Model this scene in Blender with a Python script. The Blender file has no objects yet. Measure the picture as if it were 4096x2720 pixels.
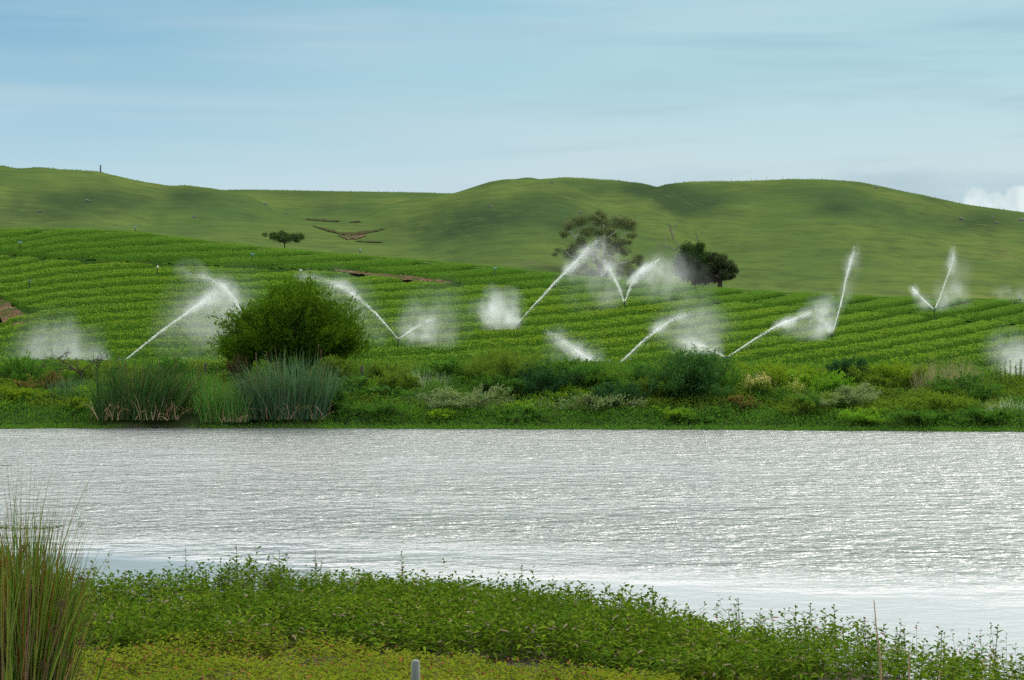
import bpy, math, random
import numpy as np
from mathutils import Vector
R = math.radians
SC = bpy.context.scene
COL = SC.collection
F = 70 / 36 * 1024            # focal length in pixels of a 1024-wide frame
CAMZ = 4.0
# ------------------------------------------------------------------ camera
cam = bpy.data.cameras.new('camera'); camo = bpy.data.objects.new('camera', cam); COL.objects.link(camo)
camo.location = (0, 0, CAMZ); camo.rotation_euler = (R(90), 0, 0)
cam.lens = 70; cam.sensor_width = 36; cam.clip_start = 0.5; cam.clip_end = 6000
SC.camera = camo
# ------------------------------------------------------------------ sky
SUN_EL, SUN_AZ = 46, 42      # azimuth clockwise from +Y (view direction)
w = bpy.data.worlds.new('World'); SC.world = w; w.use_nodes = True
nt = w.node_tree; nt.nodes.clear()
def N(t, **k):
    n = nt.nodes.new(t)
    for a, b in k.items(): setattr(n, a, b)
    return n
def L(a, b): nt.links.new(a, b)
def setin(sock, v):
    if hasattr(v, 'is_linked') or hasattr(v, 'links'): L(v, sock)
    else: sock.default_value = v
def M(op, a, b=0.0, c=None, clamp=False):
    n = N('ShaderNodeMath', operation=op, use_clamp=clamp)
    setin(n.inputs[0], a); setin(n.inputs[1], b)
    if c is not None: setin(n.inputs[2], c)
    return n.outputs[0]
def MIX(f, a, b, mode='MIX'):
    n = N('ShaderNodeMix', data_type='RGBA', blend_type=mode)
    setin(n.inputs[0], f); setin(n.inputs[6], a); setin(n.inputs[7], b)
    return n.outputs[2]
def SM(x, lo, hi):
    n = N('ShaderNodeMapRange', interpolation_type='SMOOTHSTEP')
    setin(n.inputs[0], x); n.inputs[1].default_value = lo; n.inputs[2].default_value = hi
    return n.outputs[0]
def RAMP(x, pts):
    n = N('ShaderNodeValToRGB'); e = n.color_ramp.elements
    while len(e) < len(pts): e.new(0.5)
    for i, (p, c) in enumerate(pts): e[i].position = p; e[i].color = (*c, 1) if len(c) == 3 else c
    setin(n.inputs[0], x); return n.outputs[0]
def NOISE(vec, scale, detail=3, rough=.5, dist=0):
    n = N('ShaderNodeTexNoise'); setin(n.inputs['Vector'], vec)
    n.inputs['Scale'].default_value = scale; n.inputs['Detail'].default_value = detail
    n.inputs['Roughness'].default_value = rough; n.inputs['Distortion'].default_value = dist
    return n.outputs[0]
def MAPV(vec, scale=(1, 1, 1), rot=(0, 0, 0), loc=(0, 0, 0)):
    n = N('ShaderNodeMapping'); setin(n.inputs[0], vec)
    n.inputs['Scale'].default_value = scale; n.inputs['Rotation'].default_value = rot; n.inputs['Location'].default_value = loc
    return n.outputs[0]
sky = N('ShaderNodeTexSky', sky_type='NISHITA', sun_disc=False)
sky.sun_elevation = R(SUN_EL); sky.sun_rotation = R(SUN_AZ); sky.air_density = 1.0; sky.dust_density = 2.0
gen = N('ShaderNodeTexCoord').outputs['Generated']
sep = N('ShaderNodeSeparateXYZ'); L(gen, sep.inputs[0])
sx, sy, sz = sep.outputs
# veil of thin high cloud: blue aloft on the left, paler to the right and low down, bright overcast overhead
blue = RAMP(M('MULTIPLY', sz, 4.0), [(0.0, (.56, .73, .82)), (.30, (.50, .71, .81)), (.46, (.35, .60, .74)), (.62, (.23, .48, .67)), (.78, (.17, .41, .62)), (1.0, (.30, .48, .60))])
pale = RAMP(M('MULTIPLY', sz, 4.0), [(0.0, (.60, .75, .80)), (.34, (.56, .73, .79)), (.52, (.44, .69, .76)), (.70, (.32, .62, .73)), (1.0, (.45, .62, .70))])
side = SM(M('ADD', sx, M('MULTIPLY', M('SUBTRACT', NOISE(MAPV(gen, (3, 3, 14)), 1.6, 2), .5), .25)), -.28, .16)
col = MIX(side, blue, pale)
streak = NOISE(MAPV(gen, (1.3, 1.3, 15), rot=(0, R(-11), 0)), 2.3, 5, .55, .4)
col = MIX(M('MULTIPLY', SM(streak, .36, .72), .42), col, (.60, .72, .78, 1))
dk = NOISE(MAPV(gen, (1.6, 1.6, 19), rot=(0, R(-14), 0), loc=(3, 1, 4)), 2.2, 5, .55, .4)
col = MIX(M('MULTIPLY', M('MULTIPLY', SM(dk, .48, .72), SM(sx, -.22, .22)), .45), col, (.27, .42, .53, 1))
# far cumulus bank low on the right
az = M('DIVIDE', sx, sy); el = M('DIVIDE', sz, sy)
warp = M('SUBTRACT', NOISE(gen, 60, 5, .6), .5)
warp2 = M('SUBTRACT', NOISE(gen, 210, 4, .6), .5)
def puff(a, e, r):
    dx = M('SUBTRACT', az, a); dz = M('MULTIPLY', M('SUBTRACT', el, e), 1.15)
    d = M('SQRT', M('ADD', M('MULTIPLY', dx, dx), M('MULTIPLY', dz, dz)))
    return M('SUBTRACT', r, d)
cl = None
for (px, py, pr) in ((976, 203, 19), (958, 212, 15), (995, 206, 18), (1008, 209, 17), (1017, 197, 14), (1036, 214, 22), (1062, 206, 30), (1100, 214, 36), (1032, 192, 8), (940, 224, 12)):
    p = puff((px - 512) / F, (340 - py) / F, pr / F)
    cl = p if cl is None else M('SMOOTH_MAX', cl, p, .0012)
cl = M('ADD', cl, M('ADD', M('MULTIPLY', warp, .010), M('MULTIPLY', warp2, .0035)))
cmask = M('MULTIPLY', SM(cl, -.0006, .0022), SM(sy, 0, .1))
ctone = MIX(SM(NOISE(MAPV(gen, (1, 1, 1), loc=(2, 5, 1)), 75, 4, .55), .42, .62), (.62, .76, .80, 1), (.80, .91, .94, 1))
col = MIX(M('MULTIPLY', cmask, .92), col, ctone)
# overhead: bright broken overcast
over = RAMP(NOISE(MAPV(gen, (1, 1, 2.2)), 2.4, 4, .5), [(.30, (.97, 1.0, 1.04)), (.70, (1.0, .99, .97))])
over = MIX(1.0, over, (3.25, 3.18, 3.06, 1), 'MULTIPLY')
over = MIX(SM(sy, -.6, .5), (1.25, 1.3, 1.4, 1), over)     # the veil is thickest and brightest on the sun's side
col = MIX(SM(sz, .175, .33), col, over)
col10 = MIX(1.0, col, (10, 10, 10, 1), 'MULTIPLY')
final = MIX(.90, sky.outputs[0], col10)
bg = N('ShaderNodeBackground'); L(final, bg.inputs[0]); bg.inputs[1].default_value = 0.10
wo = N('ShaderNodeOutputWorld'); L(bg.outputs[0], wo.inputs[0])
# ------------------------------------------------------------------ sun, exposure
sun = bpy.data.lights.new('sun', 'SUN'); suno = bpy.data.objects.new('sun', sun); COL.objects.link(suno)
sun.energy = 2.6; sun.angle = R(28); sun.color = (1, .95, .86)
sd = Vector((math.sin(R(SUN_AZ)) * math.cos(R(SUN_EL)), math.cos(R(SUN_AZ)) * math.cos(R(SUN_EL)), math.sin(R(SUN_EL))))
suno.rotation_euler = sd.to_track_quat('Z', 'Y').to_euler()
SC.view_settings.view_transform = 'Standard'; SC.view_settings.look = 'None'; SC.view_settings.gamma = 1
SC.view_settings.exposure = 0.0
SC.cycles.use_denoising = False; SC.cycles.sample_clamp_direct = 5; SC.cycles.sample_clamp_indirect = 5
SC.cycles.max_bounces = 6; SC.cycles.diffuse_bounces = 3; SC.cycles.transparent_max_bounces = 64
SC.cycles.caustics_reflective = False; SC.cycles.caustics_refractive = False

# ------------------------------------------------------------------ helpers
rng = np.random.default_rng(7)
def ip(x, pts):
    p = np.array(pts, float); return np.interp(x, p[:, 0], p[:, 1])
def sip(x, pts):   # smooth interpolation: averages of shifted linear ones
    return sum(ip(x + d, pts) for d in (-14, -7, 0, 7, 14)) / 5
_h = rng.random((256, 256))
def vn(x, y):
    xi = np.floor(x).astype(int); yi = np.floor(y).astype(int); fx = x - xi; fy = y - yi
    fx = fx * fx * (3 - 2 * fx); fy = fy * fy * (3 - 2 * fy)
    a = _h[xi % 256, yi % 256]; b = _h[(xi + 1) % 256, yi % 256]; c = _h[xi % 256, (yi + 1) % 256]; d = _h[(xi + 1) % 256, (yi + 1) % 256]
    return (a * (1 - fx) + b * fx) * (1 - fy) + (c * (1 - fx) + d * fx) * fy
def fbm(x, y, o=3):
    s = 0; a = 1; t = 0
    for i in range(o): s = s + a * vn(x * 2 ** i + 17 * i, y * 2 ** i + 31 * i); t += a; a *= .5
    return s / t - .5
def X(u, Y): return (u - 512) / F * Y
def Zof(q, Y): return CAMZ + (340 - q) / F * Y

def tag(o, label=None, cat=None, group=None, kind=None):
    if label: o['label'] = label
    if cat: o['category'] = cat
    if group: o['group'] = group
    if kind: o['kind'] = kind
    return o
def empty(name, loc, rz=0):
    o = bpy.data.objects.new(name, None); COL.objects.link(o); o.location = loc; o.rotation_euler = (0, 0, rz); o.empty_display_size = .2
    return o
def mesh(name, V, faces, mat, parent=None, smooth=False, base=None):
    """faces: list of int arrays, each (n,k)"""
    V = np.asarray(V, np.float32)
    if base is not None: V = V - np.array(base, np.float32)
    me = bpy.data.meshes.new(name)
    faces = [np.asarray(f, np.int32) for f in faces if len(f)]
    nl = sum(f.size for f in faces); nf = sum(len(f) for f in faces)
    me.vertices.add(len(V)); me.vertices.foreach_set('co', V.ravel())
    me.loops.add(nl); me.loops.foreach_set('vertex_index', np.concatenate([f.ravel() for f in faces]))
    me.polygons.add(nf)
    tot = np.concatenate([np.full(len(f), f.shape[1], np.int32) for f in faces])
    st = np.concatenate([[0], np.cumsum(tot)[:-1]]).astype(np.int32)
    me.polygons.foreach_set('loop_start', st); me.polygons.foreach_set('loop_total', tot)
    if smooth: me.polygons.foreach_set('use_smooth', np.ones(nf, bool))
    me.update(calc_edges=True); me.validate()
    me.materials.append(mat)
    o = bpy.data.objects.new(name, me); COL.objects.link(o)
    if parent is not None: o.parent = parent
    if base is not None and parent is None: o.location = base
    return o
def grid_faces(nx, ny):
    i = np.arange(nx - 1)[:, None] * ny + np.arange(ny - 1)[None, :]
    return np.stack([i, i + ny, i + ny + 1, i + 1], -1).reshape(-1, 4)
def norm(v): return v / np.maximum(np.linalg.norm(v, axis=-1, keepdims=True), 1e-9)
def leafmesh(C, D, ln, wd, fold=.25, r=rng):
    """4-vertex folded leaves; C base points, D directions"""
    n = len(C); D = norm(D); A = norm(r.normal(size=(n, 3)) + np.array([0, 0, .0])); S = norm(np.cross(D, A)); U = norm(np.cross(S, D))
    ln = np.broadcast_to(ln, (n,))[:, None]; wd = np.broadcast_to(wd, (n,))[:, None]
    m = C + D * ln * .45
    V = np.stack([C, m + S * wd * .5 + U * wd * fold, C + D * ln, m - S * wd * .5 + U * wd * fold], 1).reshape(-1, 3)
    b = np.arange(n)[:, None] * 4
    return V, np.concatenate([b + [0, 1, 2], b + [0, 2, 3]])
def lanceleaf(C, D, ln, wd, droop=.35, r=rng):
    """6-vertex arching lance leaves with upper side facing up"""
    n = len(C); D = norm(D); up = np.array([0, 0, 1.]) + r.normal(size=(n, 3)) * .25
    S = norm(np.cross(D, up)); ln = np.broadcast_to(ln, (n,))[:, None]; wd = np.broadcast_to(wd, (n,))[:, None]
    dz = np.array([0, 0, -1.]) * ln * droop
    p1 = C + D * ln * .33 + dz * .1; p2 = C + D * ln * .68 + dz * .45; p3 = C + D * ln + dz
    V = np.stack([C, p1 + S * wd * .5, p1 - S * wd * .5, p2 + S * wd * .38, p2 - S * wd * .38, p3], 1).reshape(-1, 3)
    b = np.arange(n)[:, None] * 6
    return V, np.concatenate([b + [0, 2, 1], b + [1, 2, 4], b + [1, 4, 3], b + [3, 4, 5]])
def blades(B, D, ln, wd, bend, seg=5, curl=1.0, r=rng, tip=0.05):
    """tapered ribbons bending over towards horizontal direction bend (n,3)"""
    n = len(B); t = np.linspace(0, 1, seg + 1)[None, :, None]
    D = norm(D)[:, None, :]; ln = np.broadcast_to(ln, (n,))[:, None, None]; wd = np.broadcast_to(wd, (n,))[:, None, None]
    P = B[:, None, :] + D * ln * t + bend[:, None, :] * ln * t ** 2.2 - np.array([0, 0, 1.]) * ln * np.linalg.norm(bend, axis=1)[:, None, None] * curl * t ** 3
    a = r.random(n) * 6.283; S = np.stack([np.cos(a), np.sin(a), np.zeros(n)], 1)[:, None, :]
    W = wd * (np.clip(1 - t ** 2.5, tip, 1)) * .5
    V = np.stack([P - S * W, P + S * W], 2).reshape(-1, 3)
    b = (np.arange(n)[:, None] * (2 * (seg + 1)) + np.arange(seg)[None, :] * 2).reshape(-1, 1)
    return V, b + np.array([0, 1, 3, 2])
def tubes(paths, radii, sides=5):
    """list of (k,3) paths with (k,) radii -> joined tube mesh"""
    Vs, Fs, off = [], [], 0
    a = np.arange(sides) / sides * 2 * math.pi
    for P, rad in zip(paths, radii):
        P = np.asarray(P, float); rad = np.asarray(rad, float); k = len(P)
        T = norm(np.gradient(P, axis=0)); ref = np.array([0, 1, .1]) if abs(T[0][2]) > .8 else np.array([0, 0, 1.])
        S = norm(np.cross(T, ref)); U = np.cross(S, T)
        V = P[:, None] + (S[:, None] * np.cos(a)[None, :, None] + U[:, None] * np.sin(a)[None, :, None]) * rad[:, None, None]
        Vs.append(V.reshape(-1, 3))
        i = (np.arange(k - 1)[:, None] * sides + np.arange(sides)[None]); j = (np.arange(k - 1)[:, None] * sides + (np.arange(sides)[None] + 1) % sides)
        Fs.append(np.stack([i, j, j + sides, i + sides], -1).reshape(-1, 4) + off); off += k * sides
    return np.concatenate(Vs), np.concatenate(Fs)
def join(parts):
    Vs, out, off = [], {}, 0
    for V, Fc in parts:
        for f in (Fc if isinstance(Fc, list) else [Fc]):
            out.setdefault(f.shape[1], []).append(f + off)
        Vs.append(V); off += len(V)
    return np.concatenate(Vs), [np.concatenate(v) for v in out.values()]
def lathe(prof, sides=10, c=(0, 0, 0)):
    p = np.array(prof, float); a = np.arange(sides) / sides * 2 * math.pi
    V = np.stack([p[:, 1:2] * np.cos(a), p[:, 1:2] * np.sin(a), np.broadcast_to(p[:, 0:1], (len(p), sides))], -1).reshape(-1, 3) + np.array(c)
    k = len(p); i = np.arange(k - 1)[:, None] * sides + np.arange(sides)[None]; j = np.arange(k - 1)[:, None] * sides + (np.arange(sides)[None] + 1) % sides
    return V, np.stack([i, j, j + sides, i + sides], -1).reshape(-1, 4)

# ------------------------------------------------------------------ materials
def material(name):
    global nt
    m = bpy.data.materials.new(name); m.use_nodes = True; nt = m.node_tree; nt.nodes.clear(); return m
def out(sh, disp=None):
    o = N('ShaderNodeOutputMaterial'); L(sh, o.inputs[0])
def principled(col, rough=.6, spec=.3, normal=None, metal=0):
    p = N('ShaderNodeBsdfPrincipled'); setin(p.inputs['Base Color'], col); setin(p.inputs['Roughness'], rough)
    p.inputs['Specular IOR Level'].default_value = spec; p.inputs['Metallic'].default_value = metal
    if normal is not None: L(normal, p.inputs['Normal'])
    return p.outputs[0]
def bump(h, strength=.5, dist=.1):
    b = N('ShaderNodeBump'); setin(b.inputs['Height'], h); b.inputs['Strength'].default_value = strength; b.inputs['Distance'].default_value = dist
    return b.outputs[0]
def leafmat(name, cols, trans=.35, rough=.5, spec=.25, patch=None, pscale=.35, dead=None, deadp=.0, gain=1.85):
    """cols: ramp over a per-leaf random value; patch: colour the stand drifts to in broad patches"""
    m = material(name)
    g = N('ShaderNodeNewGeometry'); ri = g.outputs['Random Per Island']
    cols = [tuple(min(v * gain, .6) for v in q) for q in cols]; patch = tuple(v * gain for v in patch) if patch else None
    k = len(cols); c = RAMP(ri, [(i / max(k - 1, 1), cols[i]) for i in range(k)])
    pos = g.outputs['Position']
    if patch: c = MIX(M('MULTIPLY', SM(NOISE(pos, pscale, 3, .6), .40, .62), .75), c, (*patch, 1))
    if dead: c = MIX(M('GREATER_THAN', M('FRACT', M('MULTIPLY', ri, 37.7)), 1 - deadp), c, (*dead, 1))
    d = N('ShaderNodeBsdfDiffuse'); L(c, d.inputs[0]); p = d.outputs[0]
    t = N('ShaderNodeBsdfTranslucent'); L(MIX(1.0, c, (1.15, 1.2, .6, 1), 'MULTIPLY'), t.inputs[0])
    x = N('ShaderNodeMixShader'); x.inputs[0].default_value = trans; L(p, x.inputs[1]); L(t.outputs[0], x.inputs[2])
    out(x.outputs[0]); return m
def plain(name, c1, c2, scale=3, rough=.8, spec=.2, bs=.4, stretch=(1, 1, 1), metal=0):
    m = material(name); pos = N('ShaderNodeTexCoord').outputs['Object']
    n = NOISE(MAPV(pos, stretch), scale, 5, .6)
    out(principled(RAMP(n, [(.3, c1), (.7, c2)]), rough, spec, bump(n, bs, .05), metal)); return m

# hill grass
m = material('hill_grass'); pos = N('ShaderNodeNewGeometry').outputs['Position']
n1 = NOISE(MAPV(pos, (1, .55, 1)), .022, 5, .6); n2 = NOISE(pos, .35, 5, .7); n3 = NOISE(MAPV(pos, (.10, .08, .9)), 1.0, 4, .65); n4 = NOISE(pos, 1.6, 3, .8)
c = RAMP(n1, [(.34, (.040, .072, .024)), (.46, (.053, .086, .024)), (.56, (.065, .099, .026)), (.70, (.086, .110, .031))])
at = N('ShaderNodeAttribute', attribute_name='rough_grass_shade')
c = MIX(M('MULTIPLY', M('MULTIPLY', at.outputs['Fac'], SM(M('ADD', n2, M('MULTIPLY', n3, .6)), .42, .85)), 1.0, clamp=True), c, (.020, .038, .018, 1))  # darkens rough tussock and paints slope shade on the hill flanks
c = MIX(M('MULTIPLY', SM(n2, .52, .70), .50), c, (.034, .058, .022, 1))
c = MIX(M('MULTIPLY', SM(n3, .47, .62), .38), c, (.028, .048, .020, 1))
n5 = NOISE(MAPV(pos, (.16, .16, 1.3)), 1.0, 4, .7); c = MIX(M('MULTIPLY', SM(n5, .50, .66), .38), c, (.026, .044, .018, 1))
c = MIX(M('MULTIPLY', SM(n4, .45, .75), .22), c, (.100, .120, .030, 1))
c = MIX(M('MULTIPLY', SM(NOISE(pos, .12, 4, .7), .60, .74), .5), c, (.060, .058, .040, 1))
out(principled(c, 1, 0, bump(M('ADD', n3, M('MULTIPLY', n2, .3)), .8, .9))); HILL = m
# soil under crop
m = material('field_soil'); pos = N('ShaderNodeNewGeometry').outputs['Position']
n1 = NOISE(pos, 1.2, 5, .7)
out(principled(MIX(SM(NOISE(pos, .9, 4, .7), .46, .56), RAMP(n1, [(.35, (.055, .034, .020)), (.55, (.10, .062, .040)), (.75, (.19, .14, .10))]), (.030, .055, .012, 1)), 1, 0, bump(n1, .8, .2))); SOIL = m
m = material('field_floor_shade'); pos = N('ShaderNodeNewGeometry').outputs['Position']
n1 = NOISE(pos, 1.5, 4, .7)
out(principled(RAMP(n1, [(.35, (.010, .026, .004)), (.6, (.020, .042, .008)), (.8, (.03, .035, .012))]), 1, 0, bump(n1, .8, .2))); FLOOR = m  # floor coloured dark to paint the shade inside the furrows
BANKM = plain('bank_earth', (.018, .036, .008), (.04, .060, .016), 2.5, .95, .1, .8)
MUD = plain('mud', (.018, .013, .010), (.055, .040, .032), 6, .7, .3, .8, (1, 1, 6))
NEARM = plain('near_bank_earth', (.035, .028, .018), (.11, .085, .055), 5, .9, .2, .8)
# crop foliage
m = material('crop_body_shade'); pos = N('ShaderNodeNewGeometry').outputs['Position']
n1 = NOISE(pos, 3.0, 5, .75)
out(principled(RAMP(n1, [(.32, (.012, .036, .004)), (.62, (.036, .084, .008))]), 1, 0, bump(n1, 1, .25))); CROPB = m  # dark body colour stands in for shade on the row fronts
CROPL = leafmat('crop_leaf', [(.072, .134, .016), (.084, .146, .018), (.078, .138, .022), (.096, .158, .026)], .35, .6, .2, patch=(.092, .140, .014), pscale=.05, gain=1.7)
CROPU = leafmat('crop_leaf_upper', [(.062, .120, .016), (.072, .132, .020), (.084, .146, .026)], .35, .6, .2, patch=(.054, .118, .018), pscale=.05, gain=1.65)
WATERDROP = material('water_drops')
p = principled((.93, .95, .95, 1), .4, .5); t = N('ShaderNodeBsdfTranslucent'); t.inputs[0].default_value = (.95, .97, .96, 1)
x = N('ShaderNodeMixShader'); x.inputs[0].default_value = .5; L(p, x.inputs[1]); L(t.outputs[0], x.inputs[2]); out(x.outputs[0])
m = material('mist'); g = N('ShaderNodeNewGeometry'); lw_ = N('ShaderNodeLayerWeight'); lw_.inputs[0].default_value = .5
at = N('ShaderNodeAttribute', attribute_type='OBJECT', attribute_name='thickness')
face = M('POWER', M('SUBTRACT', 1, lw_.outputs['Facing'], clamp=True), 2.8)
ns = NOISE(MAPV(g.outputs['Position'], (1, 1, .7)), .9, 4, .6)
al = M('MULTIPLY', M('MULTIPLY', face, at.outputs['Fac']), M('ADD', M('MULTIPLY', SM(ns, .30, .68), 1.3), .30))
al = M('MULTIPLY', al, M('SUBTRACT', 1, g.outputs['Backfacing']), clamp=True)
d = N('ShaderNodeBsdfDiffuse'); d.inputs[0].default_value = (.9, .93, .92, 1); t = N('ShaderNodeBsdfTranslucent'); t.inputs[0].default_value = (.9, .93, .92, 1)
x1 = N('ShaderNodeMixShader'); x1.inputs[0].default_value = .5; L(d.outputs[0], x1.inputs[1]); L(t.outputs[0], x1.inputs[2])
tr = N('ShaderNodeBsdfTransparent'); x = N('ShaderNodeMixShader'); L(al, x.inputs[0]); L(tr.outputs[0], x.inputs[1]); L(x1.outputs[0], x.inputs[2]); out(x.outputs[0]); MIST = m
# lake water
m = material('lake_water'); pos = N('ShaderNodeNewGeometry').outputs['Position']
s = N('ShaderNodeSeparateXYZ'); L(pos, s.inputs[0])
edge = M('MULTIPLY', M('SUBTRACT', NOISE(MAPV(pos, (.35, 1, 1)), .11, 4, .6), .5), 14)
yy = M('ADD', s.outputs[1], edge)
yy = M('ADD', yy, M('MULTIPLY', s.outputs[0], .42))
calm = M('ADD', M('MULTIPLY', SM(s.outputs[0], -4, 1), .035), .02)
wind = M('MAXIMUM', SM(yy, 32, 41), calm)
gust = M('ADD', M('MULTIPLY', SM(NOISE(MAPV(pos, (.5, 1, 1)), .09, 3, .6), .35, .6), .6), .55)
r1 = NOISE(MAPV(pos, (1.0, 1.25, 1)), 1.15, 3, .5, .5); r2 = NOISE(MAPV(pos, (1.0, 1.3, 1), rot=(0, 0, .3)), 3.3, 2, .5, .6); r3 = NOISE(MAPV(pos, (1, 1.6, 1)), 7, 1, .5)
hgt = M('ADD', M('ADD', M('MULTIPLY', r1, .9), M('MULTIPLY', r2, .30)), M('MULTIPLY', r3, .05))
hgt = M('MULTIPLY', hgt, M('MULTIPLY', wind, gust))
nb = bump(hgt, 1.0, .50)
gl = N('ShaderNodeBsdfGlossy'); gl.inputs['Color'].default_value = (.97, .97, .97, 1); gl.inputs['Roughness'].default_value = .16; L(nb, gl.inputs['Normal']); L(M('ADD', .16, M('MULTIPLY', M('SUBTRACT', 1, wind, clamp=True), M('MULTIPLY_ADD', SM(s.outputs[0], -5, 2), .065, .015))), gl.inputs['Roughness'])
df = N('ShaderNodeBsdfDiffuse'); df.inputs[0].default_value = (.07, .085, .08, 1)
fr = N('ShaderNodeFresnel'); fr.inputs[0].default_value = 1.6; L(nb, fr.inputs[1])
x = N('ShaderNodeMixShader'); L(M('MULTIPLY_ADD', fr.outputs[0], .95, .05, clamp=True), x.inputs[0]); L(df.outputs[0], x.inputs[1]); L(gl.outputs[0], x.inputs[2])
out(x.outputs[0]); LAKE = m
# plants
WILLOW = leafmat('willow_leaf', [(.026, .068, .006), (.042, .098, .007), (.068, .130, .010), (.034, .085, .010)], .36, .5, .25, patch=(.060, .112, .008), pscale=.9, gain=1.15)
REED_D = leafmat('reed_dark', [(.014, .048, .014), (.024, .068, .020), (.042, .092, .030), (.07, .12, .035)], .25, .45, .35, dead=(.17, .13, .06), deadp=.05, gain=1.25)
REED_B = leafmat('reed_blue', [(.030, .075, .036), (.046, .100, .052), (.080, .140, .075), (.026, .068, .020)], .25, .45, .4, dead=(.20, .17, .09), deadp=.05, gain=1.4)
REED_G = leafmat('reed_green', [(.028, .085, .018), (.045, .115, .022), (.065, .150, .030)], .3, .45, .3, dead=(.20, .16, .07), deadp=.10)
STRAW = leafmat('straw', [(.24, .17, .10), (.33, .25, .15), (.19, .13, .08), (.28, .17, .11)], .2, .8, .1)
GREENS = {
 'olive': leafmat('olive_leaf', [(.035, .065, .012), (.055, .090, .014), (.075, .110, .018)], .35, .6, .2, patch=(.07, .115, .012)),
 'mid': leafmat('mid_leaf', [(.022, .062, .012), (.035, .085, .014), (.055, .115, .018)], .35, .6, .2),
 'bright': leafmat('bright_leaf', [(.045, .110, .010), (.065, .145, .012), (.095, .175, .018)], .4, .6, .2, patch=(.09, .15, .014)),
 'dark': leafmat('dark_leaf', [(.012, .036, .012), (.018, .050, .016), (.030, .072, .028)], .25, .45, .35),
 'droop': leafmat('droop_leaf', [(.014, .045, .010), (.022, .062, .014), (.045, .095, .028)], .25, .45, .35),
 'grey': leafmat('grey_leaf', [(.055, .090, .035), (.090, .130, .055), (.150, .185, .095), (.035, .075, .022)], .3, .6, .2, dead=(.28, .27, .16), deadp=.10),
 'yellow': leafmat('yellow_leaf', [(.045, .095, .008), (.065, .120, .010), (.090, .140, .014)], .4, .6, .2, patch=(.085, .125, .010)),
 'brown': leafmat('brown_leaf', [(.050, .040, .020), (.075, .055, .025), (.060, .070, .022)], .25, .7, .15),
 'rust': leafmat('rust_leaf', [(.09, .055, .022), (.13, .075, .03), (.07, .085, .02), (.06, .10, .02)], .25, .7, .15),
 'tan': leafmat('tan_flower', [(.30, .22, .09), (.42, .32, .14), (.24, .19, .08)], .25, .8, .1),
 'purple': leafmat('purple_grass', [(.14, .11, .085), (.20, .155, .12), (.11, .12, .06)], .25, .8, .1),
 'silver': leafmat('silver_grass', [(.10, .155, .085), (.17, .22, .14), (.24, .28, .19)], .25, .6, .3),
}
COVER = leafmat('cover_leaf', [(.026, .075, .012), (.042, .105, .014), (.065, .135, .018), (.020, .060, .016)], .35, .55, .25, patch=(.045, .105, .012), pscale=.25, dead=(.10, .12, .06), deadp=.06)
EUC = leafmat('gum_leaf', [(.050, .070, .034), (.070, .090, .044), (.095, .105, .048)], .25, .55, .3, gain=1.9)
DARKTREE = leafmat('dark_tree_leaf', [(.014, .032, .012), (.022, .046, .014), (.036, .062, .016)], .25, .5, .3)
BARK_P = plain('pale_bark', (.28, .26, .23), (.55, .53, .50), 2, .8, .2)
BARK_D = plain('dark_bark', (.035, .024, .020), (.085, .060, .050), 4, .9, .1)
BARK_G = plain('grey_deadwood', (.13, .10, .10), (.24, .20, .19), 3, .9, .1)
ROCK = plain('rock', (.05, .05, .055), (.17, .165, .17), 1.5, .9, .2, .8)
SMART = leafmat('smartweed_leaf', [(.020, .050, .004), (.045, .092, .005), (.100, .145, .010), (.030, .070, .005), (.085, .095, .016)], .22, .55, .25, patch=(.035, .075, .005), pscale=.7, dead=(.20, .17, .11), deadp=.03, gain=1.3)
SMARTD = leafmat('smartweed_shallows_leaf', [(.022, .060, .014), (.035, .080, .018), (.055, .085, .030)], .3, .5, .3, dead=(.16, .08, .05), deadp=.25)  # dull green with many brown leaves, for the weeds in the shallows
LOWY = leafmat('low_growth_leaf', [(.095, .135, .010), (.135, .170, .012), (.165, .190, .018), (.080, .125, .016)], .4, .5, .3, patch=(.085, .125, .010), pscale=.8, dead=(.22, .09, .04), deadp=.06, gain=1.2)
STEMR = plain('weed_stem', (.07, .05, .025), (.14, .085, .05), 20, .7, .2)
RUSH = leafmat('rush_stem', [(.034, .080, .010), (.055, .110, .012), (.100, .145, .014), (.045, .050, .018), (.085, .12, .02), (.15, .12, .03)], .2, .4, .4, dead=(.30, .15, .03), deadp=.12, gain=2.4)
RUSHD = leafmat('rush_dead', [(.075, .045, .030), (.13, .085, .060), (.22, .12, .045)], .1, .7, .2, gain=2.1)
SEED = plain('rush_seed', (.08, .045, .03), (.19, .11, .07), 60, .9, .1)
BLUEP = plain('blue_paint', (.05, .20, .33), (.08, .30, .45), 6, .4, .5, .1)
WHITEP = plain('white_paint', (.62, .62, .60), (.78, .78, .76), 6, .5, .4, .1)
GALV = plain('galvanised_steel', (.05, .055, .055), (.11, .12, .12), 8, .6, .3, .1)
POSTW = plain('weathered_wood', (.04, .035, .03), (.10, .09, .075), 6, .9, .1, .5, (1, 1, .2))
STAKE = plain('pale_stake', (.10, .12, .105), (.20, .23, .205), 9, .8, .2, .3, (1, 1, .2))

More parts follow.
